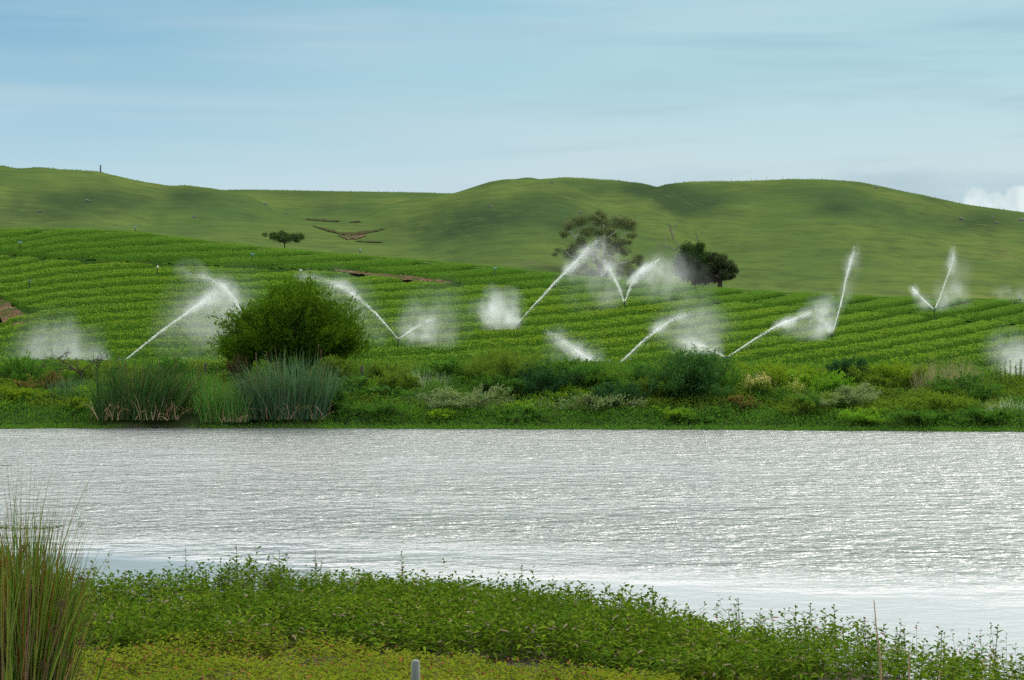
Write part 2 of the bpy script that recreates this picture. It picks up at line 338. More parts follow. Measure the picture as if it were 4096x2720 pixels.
# ------------------------------------------------------------------ the lie of the land (q = where the ground stands in the view, as a function of bearing and distance)
CREST = [(-500, 222), (0, 226.5), (75, 226.5), (135, 229), (200, 237.5), (275, 246), (350, 252), (425, 258), (500, 265), (575, 273), (625, 278), (700, 284), (750, 288), (825, 292), (900, 295), (1024, 297), (1500, 300)]
TOPA = [(-500, 184), (195, 188.5), (250, 187.5), (325, 189), (425, 190.5), (520, 194), (700, 200), (1500, 260)]
PB = [(-500, 160), (-100, 166), (0, 165.5), (50, 167), (100, 170), (125, 175), (162, 184), (195, 189), (235, 194), (262, 202), (285, 214), (325, 235), (400, 262), (1500, 700)]
PC = [(-500, 600), (300, 246), (345, 224), (375, 212), (425, 199), (460, 190), (487, 184), (515, 179), (540, 178.5), (560, 181), (585, 188), (620, 203), (675, 224), (715, 243), (800, 290), (1500, 900)]
PE = [(-500, 520), (430, 215), (470, 194), (500, 181), (520, 177.5), (540, 177), (600, 178.5), (650, 181.5), (668, 186), (700, 198), (745, 221), (790, 250), (1500, 900)]
PD = [(-500, 520), (560, 232), (620, 205), (655, 186), (680, 182.5), (725, 181), (800, 179), (837, 179.5), (870, 184), (900, 190.5), (925, 196), (962, 204), (990, 207.5), (1024, 212.5), (1100, 222), (1500, 260)]
YC = 230.
def crest(u): return sip(u, CREST)
def field_q(u, Y):
    t = (Y - 100) / (YC - 100); qc = crest(u) + 5
    return 372 + (qc - 372) * np.where(t < 1, 1 - np.abs(1 - t) ** 1.7, 1 + 0 * t) + np.where(t > 1, (np.maximum(t, 1) - 1) ** 2 * 160, 0) + fbm(u / 160, Y / 40, 2) * 3 * np.clip(1 - t, 0, 1)
def smin(a, b, k):
    h = np.clip(.5 + .5 * (b - a) / k, 0, 1); return b * (1 - h) + a * h - k * h * (1 - h)
def hill_q(u, Y):
    v = np.clip((Y - YC) / (640 - YC), 0, 1.6); qc = crest(u) + 5
    dip = 15 * np.exp(-((v - .10) / .09) ** 2) * ip(u, [(0, 1), (700, 1), (900, .55), (1024, .45)])
    e = np.where(v < 1, 1 - np.abs(1 - v) ** 1.55, 1 - (v - 1) ** 2 * 1.5)
    qa = qc + dip + (sip(u, TOPA) + 2 - qc) * e
    qb = sip(u, PB) + np.where(Y < 470, .0019, .010) * (Y - 470) ** 2
    qC = sip(u, PC) + np.where(Y < 450, .0024, .010) * (Y - 450) ** 2
    qE = sip(u, PE) + np.where(Y < 530, .0016, .010) * (Y - 530) ** 2
    qd = sip(u, PD) + np.where(Y < 600, .0011, .004) * (Y - 600) ** 2
    q = smin(smin(smin(qa, qb, 2.5), qd, 3), smin(qC, qE, 1.8), 2.5)
    am = np.clip((Y - 240) / 80, 0, 1) * np.clip((620 - Y) / 120, 0, 1)
    q = q + am * (fbm(u / 75 + 3, Y / 90, 3) * 17 + fbm(u / 26, Y / 30 + 9, 2) * 3.0)
    return q
def ground_q(u, Y):
    k = np.clip((Y - 228) / 22, 0, 1); k = k * k * (3 - 2 * k)
    return field_q(u, np.minimum(Y, 250)) * (1 - k) + hill_q(u, Y) * k
def yshore(u): return ip(u, [(-600, 93), (0, 90.6), (250, 91.0), (512, 90.0), (760, 89.0), (1024, 87.4), (1500, 85)]) + fbm(u / 22, 0 * u + 3, 3) * .8
def bank_z(u, Y):
    ys = yshore(u); s = (Y - ys) / (100 - ys); z1 = Zof(field_q(u, 100 + 0 * Y), 100)
    return np.where(s > 0, z1 * np.abs(s) ** .8, s * 3.5)
def gz(u, Y):
    u = np.asarray(u, float); Y = np.asarray(Y, float)
    return np.where(Y < 100, bank_z(u, Y), Zof(ground_q(u, np.maximum(Y, 100)), Y))
def find_Y(u, q, y0, y1):
    Ys = np.linspace(y0, y1, 1200); d = ground_q(np.full(1200, float(u)), Ys) - q
    i = np.where(d <= 0)[0]; return Ys[i[0]] if len(i) else y1
def sheet(name, us, Ys, fn, mat, smooth=True):
    U, YY = np.meshgrid(us, Ys, indexing='ij'); V = np.stack([X(U, YY), YY, fn(U, YY)], -1).reshape(-1, 3)
    o = mesh(name, V, [grid_faces(len(us), len(Ys))], mat, smooth=smooth); return tag(o, kind='structure')
hill_o = sheet('hills', np.arange(-480, 1500, 3.0), np.concatenate([np.arange(232, 700, 2.4), np.arange(700, 860, 20)]), lambda u, y: gz(u, y) - .02, HILL)
hv = np.empty(len(hill_o.data.vertices) * 3, np.float32); hill_o.data.vertices.foreach_get('co', hv); hv = hv.reshape(-1, 3); hu = hv[:, 0] / hv[:, 1] * F + 512; hq = 340 - (hv[:, 2] - CAMZ) / hv[:, 1] * F
ra = sum(k * np.exp(-(((hu - a) / sa) ** 2 + ((hq - b + .0) / sb) ** 2)) for a, b, sa, sb, k in ((90, 200, 70, 12, 1), (190, 196, 25, 10, .8), (30, 215, 60, 10, .6), (500, 215, 55, 14, 1), (445, 232, 50, 14, .8), (560, 195, 40, 9, .6), (585, 225, 40, 10, .8), (690, 203, 36, 12, 1.5), (655, 190, 22, 8, 1.2), (640, 188, 40, 7, .7), (835, 208, 26, 8, .9), (790, 193, 50, 7, .5), (975, 222, 45, 12, .9), (340, 207, 40, 8, .5), (930, 200, 40, 8, .4), (300, 195, 60, 5, .4)))
ta = hill_o.data.attributes.new('rough_grass_shade', 'FLOAT', 'POINT'); ta.data.foreach_set('value', np.clip(ra + fbm(hu / 18, hq / 9, 2) * .5, 0, 1).astype(np.float32))  # dark patches: rough tussock with slope shade painted in
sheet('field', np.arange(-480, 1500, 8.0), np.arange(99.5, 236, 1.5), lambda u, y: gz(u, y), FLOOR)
sheet('far_bank', np.arange(-480, 1500, 4.0), np.arange(83, 100.3, .5), lambda u, y: gz(u, y) + .004, BANKM)
# lake
WX = np.array([[-260, 4, 0], [260, 4, 0], [260, 96, 0], [-260, 96, 0]], float)
tag(mesh('lake', WX, [np.array([[0, 1, 2, 3]])], LAKE), kind='structure')
# near bank
NSH = [(-40, 31), (-12, 29.6), (-6, 29.4), (-4.4, 29.9), (-2.4, 30.6), (0, 29.4), (2, 27.2), (3.5, 25.2), (5.5, 23.0), (8, 21.2), (14, 19), (40, 16)]
def near_shore(x): return ip(x, NSH) - .8 + fbm(x * .7, 0 * x, 3) * .9
def near_z(x, y):
    s = near_shore(x) - y
    return np.where(s > 0, .05 * s + .16 * np.clip(s, 0, 1), s * .35) + fbm(x * 1.1, y * 1.1, 3) * .08 * np.clip(s, 0, 1) + 1.7 * np.clip((13 - y) / 11, 0, 1) ** 1.3
nx = np.arange(-40, 40, .4); ny = np.arange(-6, 36, .4)
A, B = np.meshgrid(nx, ny, indexing='ij')
tag(mesh('near_bank', np.stack([A, B, near_z(A, B)], -1).reshape(-1, 3), [grid_faces(len(nx), len(ny))], NEARM, smooth=True), kind='structure')

# ------------------------------------------------------------------ bare soil: gullies on the hill, the track and the bare corner in the field
def soil_patch(name, line, mat, lift=.12, ymin=101, ymax=229, seed=0):
    """line: (x, y, half height) in photo pixels/4; a ragged strip laid on the ground"""
    p = np.array(line, float); n = max(12, int((p[-1, 0] - p[0, 0]) / .7)); us = np.linspace(p[0, 0], p[-1, 0], n)
    cy = np.interp(us, p[:, 0], p[:, 1]); hw = np.interp(us, p[:, 0], p[:, 2]); k = 6; V = []
    for i, u in enumerate(us):
        a = cy[i] - hw[i] * (1 + fbm(u * .25 + seed, 1.5) * 1.2); b = cy[i] + hw[i] * (1 + fbm(u * .25 + seed, 9.5) * 1.2)
        ya = find_Y(u, max(a, 0), ymin, ymax); yb = find_Y(u, b, ymin, ymax)
        for j in range(k + 1):
            Y = yb + (ya - yb) * j / k; V.append((X(u, Y), Y, float(gz(u, Y)) + lift + float(fbm(u * 1.5, Y * .8)) * .25))
    o = mesh(name, V, [grid_faces(n, k + 1)], mat, smooth=False); return tag(o, kind='structure')
m = material('gully_soil'); pos = N('ShaderNodeNewGeometry').outputs['Position']; n1 = NOISE(pos, 1.0, 5, .7)
out(principled(MIX(SM(NOISE(pos, .55, 4, .75), .48, .56), RAMP(n1, [(.3, (.022, .016, .012)), (.7, (.065, .042, .032))]), (.036, .060, .018, 1)), 1, 0, bump(n1, .8, .3))); SOILD = m
m = material('gully_pale_soil'); pos = N('ShaderNodeNewGeometry').outputs['Position']; n1 = NOISE(pos, 1.0, 5, .7)
out(principled(MIX(SM(NOISE(pos, .55, 4, .75), .48, .56), RAMP(n1, [(.3, (.05, .036, .026)), (.7, (.13, .085, .06))]), (.036, .060, .018, 1)), 1, 0, bump(n1, .8, .3))); SOILP = m
for i, (ln, mt) in enumerate([([(306, 219, 0.25), (314, 220, 0.81), (326, 220.8, 0.99), (336, 221.5, 0.62), (340, 221.5, 0.19)], SOILD),
               ([(313, 226, 0.31), (325, 230, 0.93), (340, 233.5, 1.36), (352, 234.5, 1.49), (366, 232.5, 1.18), (378, 230.5, 0.87), (385, 229, 0.31)], SOILD),
               ([(338, 235.5, 0.31), (347, 238, 1.86), (356, 238, 1.61), (366, 235.5, 0.62)], SOILP),
               ([(356, 241.5, 0.31), (366, 242, 0.74), (378, 242.5, 0.62), (383, 242.5, 0.25)], SOILD),
               ([(349, 222.5, 0.19), (356, 222, 0.56), (361, 222, 0.19)], SOILD)]):
    soil_patch('gully', ln, mt, .10, 250, 640, i * 7)
soil_patch('field_track', [(335, 271.8, .5), (355, 274.8, 1.3), (385, 278, 2.0), (410, 280.5, 2.1), (435, 283, 1.5), (452, 285, .6)], SOIL, .22)
soil_patch('field_track', [(-60, 315, 14), (-20, 313, 13), (0, 313, 12), (14, 318, 10), (24, 322, 5), (31, 324, 1.5)], SOIL, .22, seed=4)

# ------------------------------------------------------------------ the crop in its rows
SHF = [(-300, -16), (0, 0), (60, 10), (130, 16), (300, 22), (450, 32), (600, 46), (750, 66), (900, 92), (1024, 117), (1400, 200)]
def track_q(u): return sip(u, [(-500, 250), (0, 256), (50, 261), (100, 263), (175, 266.5), (250, 270), (335, 272), (385, 277.5), (452, 285), (520, 289), (2000, 400)])
ys = [100.2]
while ys[-1] < 236:
    Y = ys[-1]; t = (Y - 100) / 130; g = 100 * 1.7 / 130 * max(1 - t, 0) ** .7
    ys.append(Y + min(.8, .75 / max(g, .01)))
ys = np.array(ys); us = np.arange(-200, 1230, 1.6)
U, YY = np.meshgrid(us, ys, indexing='ij'); Q = field_q(U, YY)
def phase(U, YY, Q):
    s = Q + sip(U, SHF) + fbm(U / 60, YY / 14, 2) * 2.5
    x = (s - 220) / 260            # spacing grows from 6.5 to 11.5
    sp = 7.0 + 5.0 * np.clip(x, -.1, .95)
    return 260 / 5.0 * np.log(7.0 + 5.0 * np.clip(x, -.3, 2))
def crop_h(U, YY, Q):
    P = phase(U, YY, Q); fr = P - np.floor(P)
    b = np.clip((np.sin(np.pi * fr) - .45) / .30, 0, 1) ** .7; b = np.maximum(b, np.clip((YY - 226) / 8, 0, 1))
    clump = 1 + fbm(X(U, YY) * 1.3, YY * .8, 3) * .6 * np.clip((232 - YY) / 20, .3, 1)
    h = (.50 - .08 * np.clip((YY - 150) / 80, 0, 1)) * b * clump
    gap = np.clip((np.abs(Q - track_q(U)) - ip(U, [(-100, .8), (60, 1.5), (180, 1.6), (300, 1.4), (350, 2.4), (440, 2.2), (480, .6), (560, 0)])) * .8, 0, 1)
    cor = np.clip((np.abs(Q - 314) - np.clip(13 - U * .42, 0, 14)) * .6, 0, 1)
    cor = np.where(U < 34, cor, 1)
    end = np.clip((YY - 100) / 2, 0, 1)
    return h * gap * cor * end
H = crop_h(U, YY, Q)
Vc = np.stack([X(U, YY), YY, Zof(Q, YY) + H * .86 - .06], -1).reshape(-1, 3)
fc = grid_faces(len(us), len(ys)); hf = H.reshape(-1)[fc].max(1); up = (Q < track_q(U) + 0).reshape(-1)[fc].all(1)
def compact(V, Fc):
    idx = np.unique(Fc); mp = np.full(len(V), -1); mp[idx] = np.arange(len(idx)); return V[idx], mp[Fc]
N_CROP = 460000
for nm, sel, mat, lab in (('crop_rows', ~up, CROPL, 'lush green crop planted in long curved rows across the lower hillside field'), ('upper_crop_rows', up, CROPU, 'deep green crop rows on the upper strip above the bare brown track')):
    V1, F1 = compact(Vc, fc[(hf > .22) & sel])
    # leafy surface on the row tops only; fronts keep the shade-coloured body
    n = int(N_CROP * sel.mean()); r = np.random.default_rng(3)
    uu = r.uniform(-200, 1230, n * 3); tt = r.random(n * 3) ** .62; Y2 = 100.2 + 135 * tt
    q2 = field_q(uu, Y2); isup = q2 < track_q(uu); k = (isup if nm.startswith('upper') else ~isup)
    uu, Y2, q2 = uu[k][:n], Y2[k][:n], q2[k][:n]
    h2 = crop_h(uu, Y2, q2); k = h2 > .31; uu, Y2, q2, h2 = uu[k], Y2[k], q2[k], h2[k]; n = len(uu)
    C = np.stack([X(uu, Y2), Y2, Zof(q2, Y2) + h2 * .84 - .08], -1); C[:, 2] += .05 * (r.random(n) - .5)
    D = r.normal(size=(n, 3)) * np.array([.75, .75, .5]) + np.array([0, -.1, .75])
    V2, F2 = leafmesh(C, D, r.uniform(.10, .21, n), r.uniform(.045, .09, n), r=r)
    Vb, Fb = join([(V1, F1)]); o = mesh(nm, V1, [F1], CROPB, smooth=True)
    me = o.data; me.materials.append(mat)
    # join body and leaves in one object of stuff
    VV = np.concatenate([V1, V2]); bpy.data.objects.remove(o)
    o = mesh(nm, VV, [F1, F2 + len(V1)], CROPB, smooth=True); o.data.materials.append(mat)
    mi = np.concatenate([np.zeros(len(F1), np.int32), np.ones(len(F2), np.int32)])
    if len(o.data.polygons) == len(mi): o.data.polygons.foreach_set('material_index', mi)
    tag(o, lab, 'crop', kind='stuff')

# ------------------------------------------------------------------ plants: generators
def bank_base(xs, d):
    u = xs / 4; Y = float(yshore(np.array(u, float))) + d; return u, Y, float(gz(u, Y))
def top_z(ytop, Y): return CAMZ + (340 - ytop / 4) / F * Y
def lump(D, r, k=7, amp=.22):
    """uneven radius by direction"""
    c = norm(r.normal(size=(k, 3)) + [0, 0, .3]); a = r.uniform(-.6, 1, k) * amp
    return 1 + (np.exp((D @ c.T - 1) * 6) * a).sum(1)
def crown(W, D_, Hh, r, nspr, nleaf, ll, lw, base=.06, up=.35, droop=0, hollow=.35):
    """sprigs radiating into an uneven dome; returns leaf mesh and twig paths, local coordinates with z=0 at the ground"""
    c = np.array([0, 0, Hh * .42])
    K = int(np.clip(W * Hh * 1.6 + 5, 6, 26)) + (14 if nspr > 400 else 0); cd = norm(r.normal(size=(K, 3)) + [0, 0, .3]); cr = r.uniform(.78, 1.16, K); ci = r.integers(0, K, nspr)
    d = norm(cd[ci] + r.normal(size=(nspr, 3)) * (.15 if nspr > 400 else .26)); rad = cr[ci] * lump(d, r, 6, .15)
    ext = np.where(d[:, 2] > 0, Hh * .58, Hh * .42 - base * Hh)
    E = c + d * np.stack([np.full(nspr, W / 2), np.full(nspr, D_ / 2), ext], 1) * (rad * r.uniform(.72, 1.04, nspr))[:, None]
    S = c * [1, 1, .4] + (E - c) * hollow * r.random(nspr)[:, None]
    mid = (S + E) / 2 + r.normal(size=(nspr, 3)) * np.array([W, D_, Hh]) * .03
    t = r.random((nspr, nleaf)) ** .65; t = t[..., None]
    P = S[:, None] * (1 - t) ** 2 + mid[:, None] * 2 * t * (1 - t) + E[:, None] * t ** 2
    sp = np.linalg.norm(E - S, axis=1)[:, None, None] * .13 * (1.05 - t * .8)
    P = P + r.normal(size=P.shape) * sp
    tang = norm(E - S)[:, None] * .8 + r.normal(size=P.shape) * .6 + np.array([0, 0, up]) - np.array([0, 0, droop])
    P = P.reshape(-1, 3); T = tang.reshape(-1, 3); k = P[:, 2] > .03
    P, T = P[k], T[k]; n = len(P)
    V, Fc = leafmesh(P, T, r.uniform(.7, 1.3, n) * ll, r.uniform(.7, 1.3, n) * lw, r=r)
    tw = [np.array([S[i], mid[i], E[i]]) for i in range(nspr)]
    return V, Fc, tw, E
def shrub(name, xs, w_src, ytop, d, key, label, ll=.13, lw=.05, dens=1.0, cat='shrub', seed=0, droop=0, up=.35, tips=None, group=None, depth=.8, mats=None):
    r = np.random.default_rng(int(xs) * 13 + seed); u, Y, z0 = bank_base(xs, d); W = w_src / 4 * Y / F * 1.2; Hh = max(top_z(ytop, Y) - z0, .35) * ((1.15 if ytop < 1465 else 1.45) if w_src < 500 else 1.06)
    root = tag(empty(name, (X(u, Y), Y, z0 - .02)), label, cat, group)
    area = W * Hh; nspr = int(max(26, min(520, 14 * area * dens + 26))); nleaf = int(max(40, min(170, area * 900 * dens / nspr / (ll / .13) ** 1.2 + 34)))
    V, Fc, tw, E = crown(W, W * depth, Hh, r, nspr, nleaf, ll, lw, droop=droop, up=up)
    mesh('foliage', V, [Fc], mats or GREENS[key], root)
    k = min(len(tw), 40); base = np.array([0, 0, 0.])
    paths = [np.array([base + r.normal(size=3) * [.1, .1, 0], t[0], t[1], t[1] * .3 + t[2] * .7]) for t in tw[:k]]
    V2, F2 = tubes(paths, [np.array([.03, .02, .012, .006]) * (1 + Hh * .3)] * k, 4); mesh('stems', V2, [F2], BARK_D, root)
    if tips:
        kk = E[:, 2] > Hh * .35; EE = E[kk]; n = len(EE) * 26
        C = np.repeat(EE, 26, 0) + r.normal(size=(n, 3)) * [.09, .09, .16] + [0, 0, .04]
        V3, F3 = leafmesh(C, r.normal(size=(n, 3)) * .5 + [0, 0, .7], .07, .035, r=r); mesh('blossoms', V3, [F3], GREENS[tips], root)
    return root
def tuft(name, xs, w_src, ytop, d, mat, label, n=300, wd=.03, lean=.25, seg=5, cat='reeds', heads=0, dry=0, seed=0, spread=.8, curl=1.0, hvar=(.70, 1.05), group=None, wind=.0):
    r = np.random.default_rng(int(xs) * 7 + seed); u, Y, z0 = bank_base(xs, d); W = w_src / 4 * Y / F; Hh = max(top_z(ytop, Y) - z0, .4) * 1.16
    root = tag(empty(name, (X(u, Y), Y, z0 - .02)), label, cat, group)
    bx = r.uniform(-.5, .5, n) * W * spread; by = r.uniform(-.5, .5, n) * min(W, 1.8)
    B = np.stack([bx, by, np.zeros(n)], 1)
    D = np.stack([bx / W * 2 * lean + r.normal(size=n) * .09 + wind, r.normal(size=n) * .12, np.ones(n)], 1)
    b = np.stack([bx / W * lean * 1.2 + r.normal(size=n) * lean * .5 + wind, r.normal(size=n) * lean * .5, np.zeros(n)], 1)
    env = 1 - .35 * np.abs(bx / W * 2) ** 2
    ln = Hh * r.uniform(hvar[0], hvar[1], n) * env * 1.06
    V, Fc = blades(B, D, ln, wd * r.uniform(.7, 1.3, n), b, seg, curl, r); mesh('leaves', V, [Fc], mat, root)
    if dry:
        k = dry; bx = r.uniform(-.5, .5, k) * W * spread; B = np.stack([bx, r.uniform(-.5, .3, k) * min(W, 1.6) - .2, np.zeros(k)], 1)
        V, Fc = blades(B, r.normal(size=(k, 3)) * [.35, .3, 0] + [0, 0, 1], Hh * r.uniform(.2, .5, k), wd * .9, r.normal(size=(k, 3)) * [.35, .3, 0], 4, 1, r); mesh('dead_leaves', V, [Fc], STRAW, root)
    for i in range(heads):
        hx = r.uniform(-.45, .45) * W * spread; hh = Hh * r.uniform(.70, .95); lx = hx / W * .3 + r.normal() * .04
        P = np.array([[hx, -.3 + r.uniform(-.3, .3), 0], [hx + lx * hh * .5, -.3, hh * .5], [hx + lx * hh, -.3, hh]])
        hd = norm(P[2] - P[1]); a = P[2]
        s = tubes([P], [np.array([.012, .010, .008])], 4); c = tubes([np.array([a, a + hd * .03, a + hd * .19, a + hd * .22])], [np.array([.004, .018, .018, .003])], 6)
        VV, FF = join([s, c]); mesh('seed_head', VV, FF, SEED, root)
    return root
def spikes(name, xs, w_src, ytop, d, key, label, n=12, ll=.10, lw=.03, cat='weeds', seed=0, group=None, bushy=1.0):
    r = np.random.default_rng(int(xs) * 5 + seed); u, Y, z0 = bank_base(xs, d); W = w_src / 4 * Y / F; Hh = max(top_z(ytop, Y) - z0, .4)
    root = tag(empty(name, (X(u, Y), Y, z0 - .02)), label, cat, group); paths, Cs, Ds = [], [], []
    for i in range(n):
        b = np.array([r.uniform(-.5, .5) * W, r.uniform(-.6, .6), 0]); h = Hh * r.uniform(.55, 1.0); tp = b + [r.normal() * .07 * h, r.normal() * .05, h]
        paths.append(np.array([b, (b + tp) / 2 + r.normal(size=3) * .03, tp])); k = int(h * 75 * bushy); t = r.random(k)[:, None] ** .8
        Cs.append(b + (tp - b) * (t * .95 + .05) + r.normal(size=(k, 3)) * .025); a = r.random(k) * 6.283
        Ds.append(np.stack([np.cos(a), np.sin(a), r.uniform(.2, 1.2, k)], 1))
    C = np.concatenate(Cs); D = np.concatenate(Ds); V, Fc = lanceleaf(C, D, ll * r.uniform(.6, 1.3, len(C)), lw, .3, r); mesh('leaves', V, [Fc], GREENS[key], root)
    V, Fc = tubes(paths, [np.array([.012, .010, .005])] * n, 4); mesh('stems', V, [Fc], STEMR, root); return root
def fern(name, xs, w_src, ytop, d, key, label, n=11, seed=0):
    r = np.random.default_rng(int(xs) + seed); u, Y, z0 = bank_base(xs, d); W = w_src / 4 * Y / F; Hh = max(top_z(ytop, Y) - z0, .4)
    root = tag(empty(name, (X(u, Y), Y, z0 - .02)), label, 'fern'); Cs, Ds, Ls, paths = [], [], [], []
    for i in range(n):
        a = i / n * 6.283 + r.normal() * .2; t = np.linspace(0, 1, 30)[:, None]; o = np.array([math.cos(a), math.sin(a), 0]); hh = Hh * r.uniform(.8, 1.05)
        P = o * W * .5 * t + np.array([0, 0, 1]) * hh * (1.75 * t - .95 * t ** 2.2); paths.append(P[::5]); s = np.array([-o[1], o[0], 0])
        for sg in (-1, 1):
            Cs.append(P[6:]); Ds.append(s * sg + o * .45 + np.array([0, 0, -.15]) + 0 * P[6:]); Ls.append((.24 * W * np.sin(np.linspace(.35, 1, 30) * math.pi) + .03)[6:])
    C = np.concatenate(Cs); V, Fc = lanceleaf(C, np.concatenate(Ds), np.concatenate(Ls), .045, .25, r); mesh('fronds', V, [Fc], GREENS[key], root)
    V, Fc = tubes(paths, [np.linspace(.012, .004, len(p)) for p in paths], 4); mesh('stalks', V, [Fc], STEMR, root); return root

# ------------------------------------------------------------------ plants along the far bank
shrub('willow_bush', 1176, 490, 1190, 7.5, 'w', 'big rounded bright green bush, tallest plant on the far shore, behind the blue-green reeds', .18, .07, 2.1, 'bush', mats=WILLOW, up=.5)
shrub('shrub', 950, 120, 1425, 5.6, 'brown', 'dull brown twiggy shrub low against the left side of the big rounded bush', .09, .03, .8)
shrub('shrub', 1052, 90, 1440, 4.5, 'bright', 'small bright green sapling between the big rounded bush and the reeds', .11, .05)
shrub('shrub', 1330, 170, 1450, 5, 'olive', 'low olive shrub at the lower right foot of the big rounded bush')
tuft('reed_clump', 560, 400, 1425, .9, REED_D, 'dark green reed clump with straw at its foot above the bare mud', 620, .042, .30, heads=6, dry=130, curl=.8, wind=.10)
tuft('reed_clump', 285, 170, 1500, 3.2, REED_B, 'grey-green reed clump just left of the dark green one', 240, .028, .18)
tuft('reed_clump', 430, 150, 1560, 1.2, REED_G, 'light green leafy reed clump at the water on the left of the dark clump', 240, .028, .3, dry=10)
tuft('reed_clump', 790, 300, 1480, 1.6, REED_G, 'mid green reeds between the dark clump and the big blue-green clump', 420, .028, .22, heads=5, dry=30)
tuft('reed_clump', 910, 240, 1530, .6, REED_G, 'low light green reeds at the water with dry stalks, left of the blue-green clump', 330, .028, .25, heads=3, dry=70)
tuft('reed_clump', 1160, 400, 1418, .9, REED_B, 'largest blue-green reed clump below the big rounded bush', 680, .044, .28, heads=7, dry=70, curl=1.0)
tuft('reed_clump', 1010, 170, 1510, .9, REED_B, 'narrow blue-green reed clump on the left flank of the largest one', 260, .030, .25, heads=2, dry=20)
fern('fern', 1405, 150, 1478, 4.2, 'mid', 'arching green fern right of the largest reed clump')
fern('fern', 1540, 140, 1528, 3.2, 'mid', 'pale arching fern with drooping fronds beside the grass tussock')
spikes('tall_weeds', 1455, 170, 1440, 4.8, 'mid', 'stand of tall dark green spiky weeds behind the two ferns', 26)
spikes('tall_weeds', 1890, 260, 1500, 4.5, 'mid', 'tall green spiky weeds left of the humped olive shrub', 30)
tuft('grass_tussock', 1690, 230, 1465, 5, GREENS['silver'], 'tall pale wispy grass tussock at the edge of the crop', 420, .014, .25, cat='grass', hvar=(.4, 1.0))
tuft('grass_tussock', 1700, 180, 1555, 3, REED_B, 'blue-green grass tussock in front of the pale wispy one', 300, .020, .45, cat='grass')
shrub('shrub', 1600, 190, 1520, 4.2, 'olive', 'dull olive shrub beside the pale wispy grass')
shrub('shrub', 2035, 380, 1408, 6.0, 'olive', 'humped olive green shrub with bristling top at the crop edge', .12, .035, 1.3, up=.8)
shrub('shrub', 2275, 400, 1455, 5.6, 'mid', 'broad bright-topped green shrub in front of the lowest sprinkler', .12, .045, 1.6, up=.8)
shrub('shrub', 2180, 300, 1500, 4.0, 'dark', 'dark green shrub below the broad bright-topped one', .13, .05, 1.2)
shrub('shrub', 2775, 380, 1428, 3.8, 'droop', 'large dark green shrub with drooping leaves, rising right of centre', .22, .035, 1.3, droop=.9)
shrub('shrub', 2560, 300, 1490, 5.2, 'mid', 'mid green shrub left of the dark drooping one', .13, .04, 1.1)
shrub('shrub', 2500, 230, 1565, 2.6, 'dark', 'dark rounded shrub left of the dark drooping one, near the water')
shrub('speckled_shrub', 1890, 330, 1565, 2.2, 'grey', 'grey-green speckled shrub under the humped olive shrub', .11, .045, 1.1)
shrub('speckled_shrub', 2360, 440, 1590, 2.2, 'grey', 'wide grey-green speckled shrub at the middle of the shore', .11, .045, 1.1)
shrub('shrub', 2655, 200, 1632, 1.0, 'bright', 'low round bright green shrub at the water below the dark drooping one', .10, .05)
shrub('shrub', 2100, 250, 1640, 1.2, 'mid', 'low leafy green mound at the water between the two speckled shrubs', .10, .05)
shrub('shrub', 3065, 230, 1545, 3.6, 'olive', 'shrub topped with tan flower plumes, right of the dark drooping one', .12, .045, 1.0, tips='tan')
shrub('shrub', 2960, 170, 1600, 2.2, 'rust', 'reddish brown-green shrub at the foot of the tan-plumed shrub')
shrub('shrub', 3120, 330, 1480, 6.6, 'yellow', 'yellow-green shrub just behind the tan-plumed one', .12, .04, 1.0)
shrub('shrub', 3410, 230, 1438, 7.2, 'dark', 'small dark green bush at the crop edge on the right', .12, .045, 1.0)
shrub('speckled_shrub', 3370, 280, 1565, 3.0, 'grey', 'grey-green speckled shrub on the right, below the small dark bush', .11, .045, 1.0)
shrub('shrub', 3190, 200, 1620, 1.5, 'olive', 'low olive shrub at the water left of the right-hand speckled shrub', .10, .045)
spikes('tall_weeds', 3560, 260, 1550, 3.8, 'bright', 'bright green upright weeds right of the right-hand speckled shrub', 36)
shrub('shrub', 3620, 280, 1478, 6.4, 'yellow', 'pale yellow-green shrub behind the bright upright weeds', .12, .045, 1.0)
tuft('purple_grass', 3790, 340, 1425, 6.0, GREENS['purple'], 'stand of purplish brown seeding grass in front of the right-hand crop', 520, .012, .15, cat='grass', hvar=(.45, 1.0))
shrub('shrub', 3880, 300, 1530, 4.6, 'mid', 'mid green shrub below the purplish grass', .12, .045, 1.0)
tuft('grass_tussock', 3770, 180, 1592, 3.0, REED_B, 'blue-green grass tussock below the purplish grass', 300, .018, .5, cat='grass')
tuft('grass_tussock', 4035, 200, 1575, 2.4, GREENS['silver'], 'silvery arching grass tussock at the right edge of the shore', 420, .020, .7, cat='grass', curl=1.2)
spikes('tall_weeds', 4040, 170, 1435, 6.2, 'mid', 'tall green weeds at the right edge, in front of the drifting spray', 24)
shrub('shrub', 3700, 330, 1655, 1.0, 'mid', 'low green creeping shrub at the water left of the silvery tussock', .10, .045)
shrub('shrub', 3250, 260, 1510, 5.2, 'bright', 'bright green shrub left of the small dark crop-edge bush', .12, .045)
shrub('shrub', 110, 300, 1440, 6.2, 'mid', 'green weedy shrub at the left edge, in front of the low white mist', .13, .04, 1.1, up=.8)
shrub('shrub', 165, 170, 1505, 4.0, 'rust', 'rusty brown shrub on the left, among yellow-green growth')
shrub('shrub', 70, 260, 1565, 3.0, 'yellow', 'yellow-green shrub at the left edge below the rusty brown one', .11, .05)
shrub('shrub', 300, 200, 1610, 1.8, 'yellow', 'low yellow-green shrub at the water left of the reeds', .11, .05)
shrub('shrub', 1520, 300, 1610, 1.6, 'mid', 'low green mound at the water below the ferns', .10, .045)
shrub('shrub', 1330, 180, 1590, 1.3, 'mid', 'low leafy mound at the water right of the largest reed clump', .10, .045)
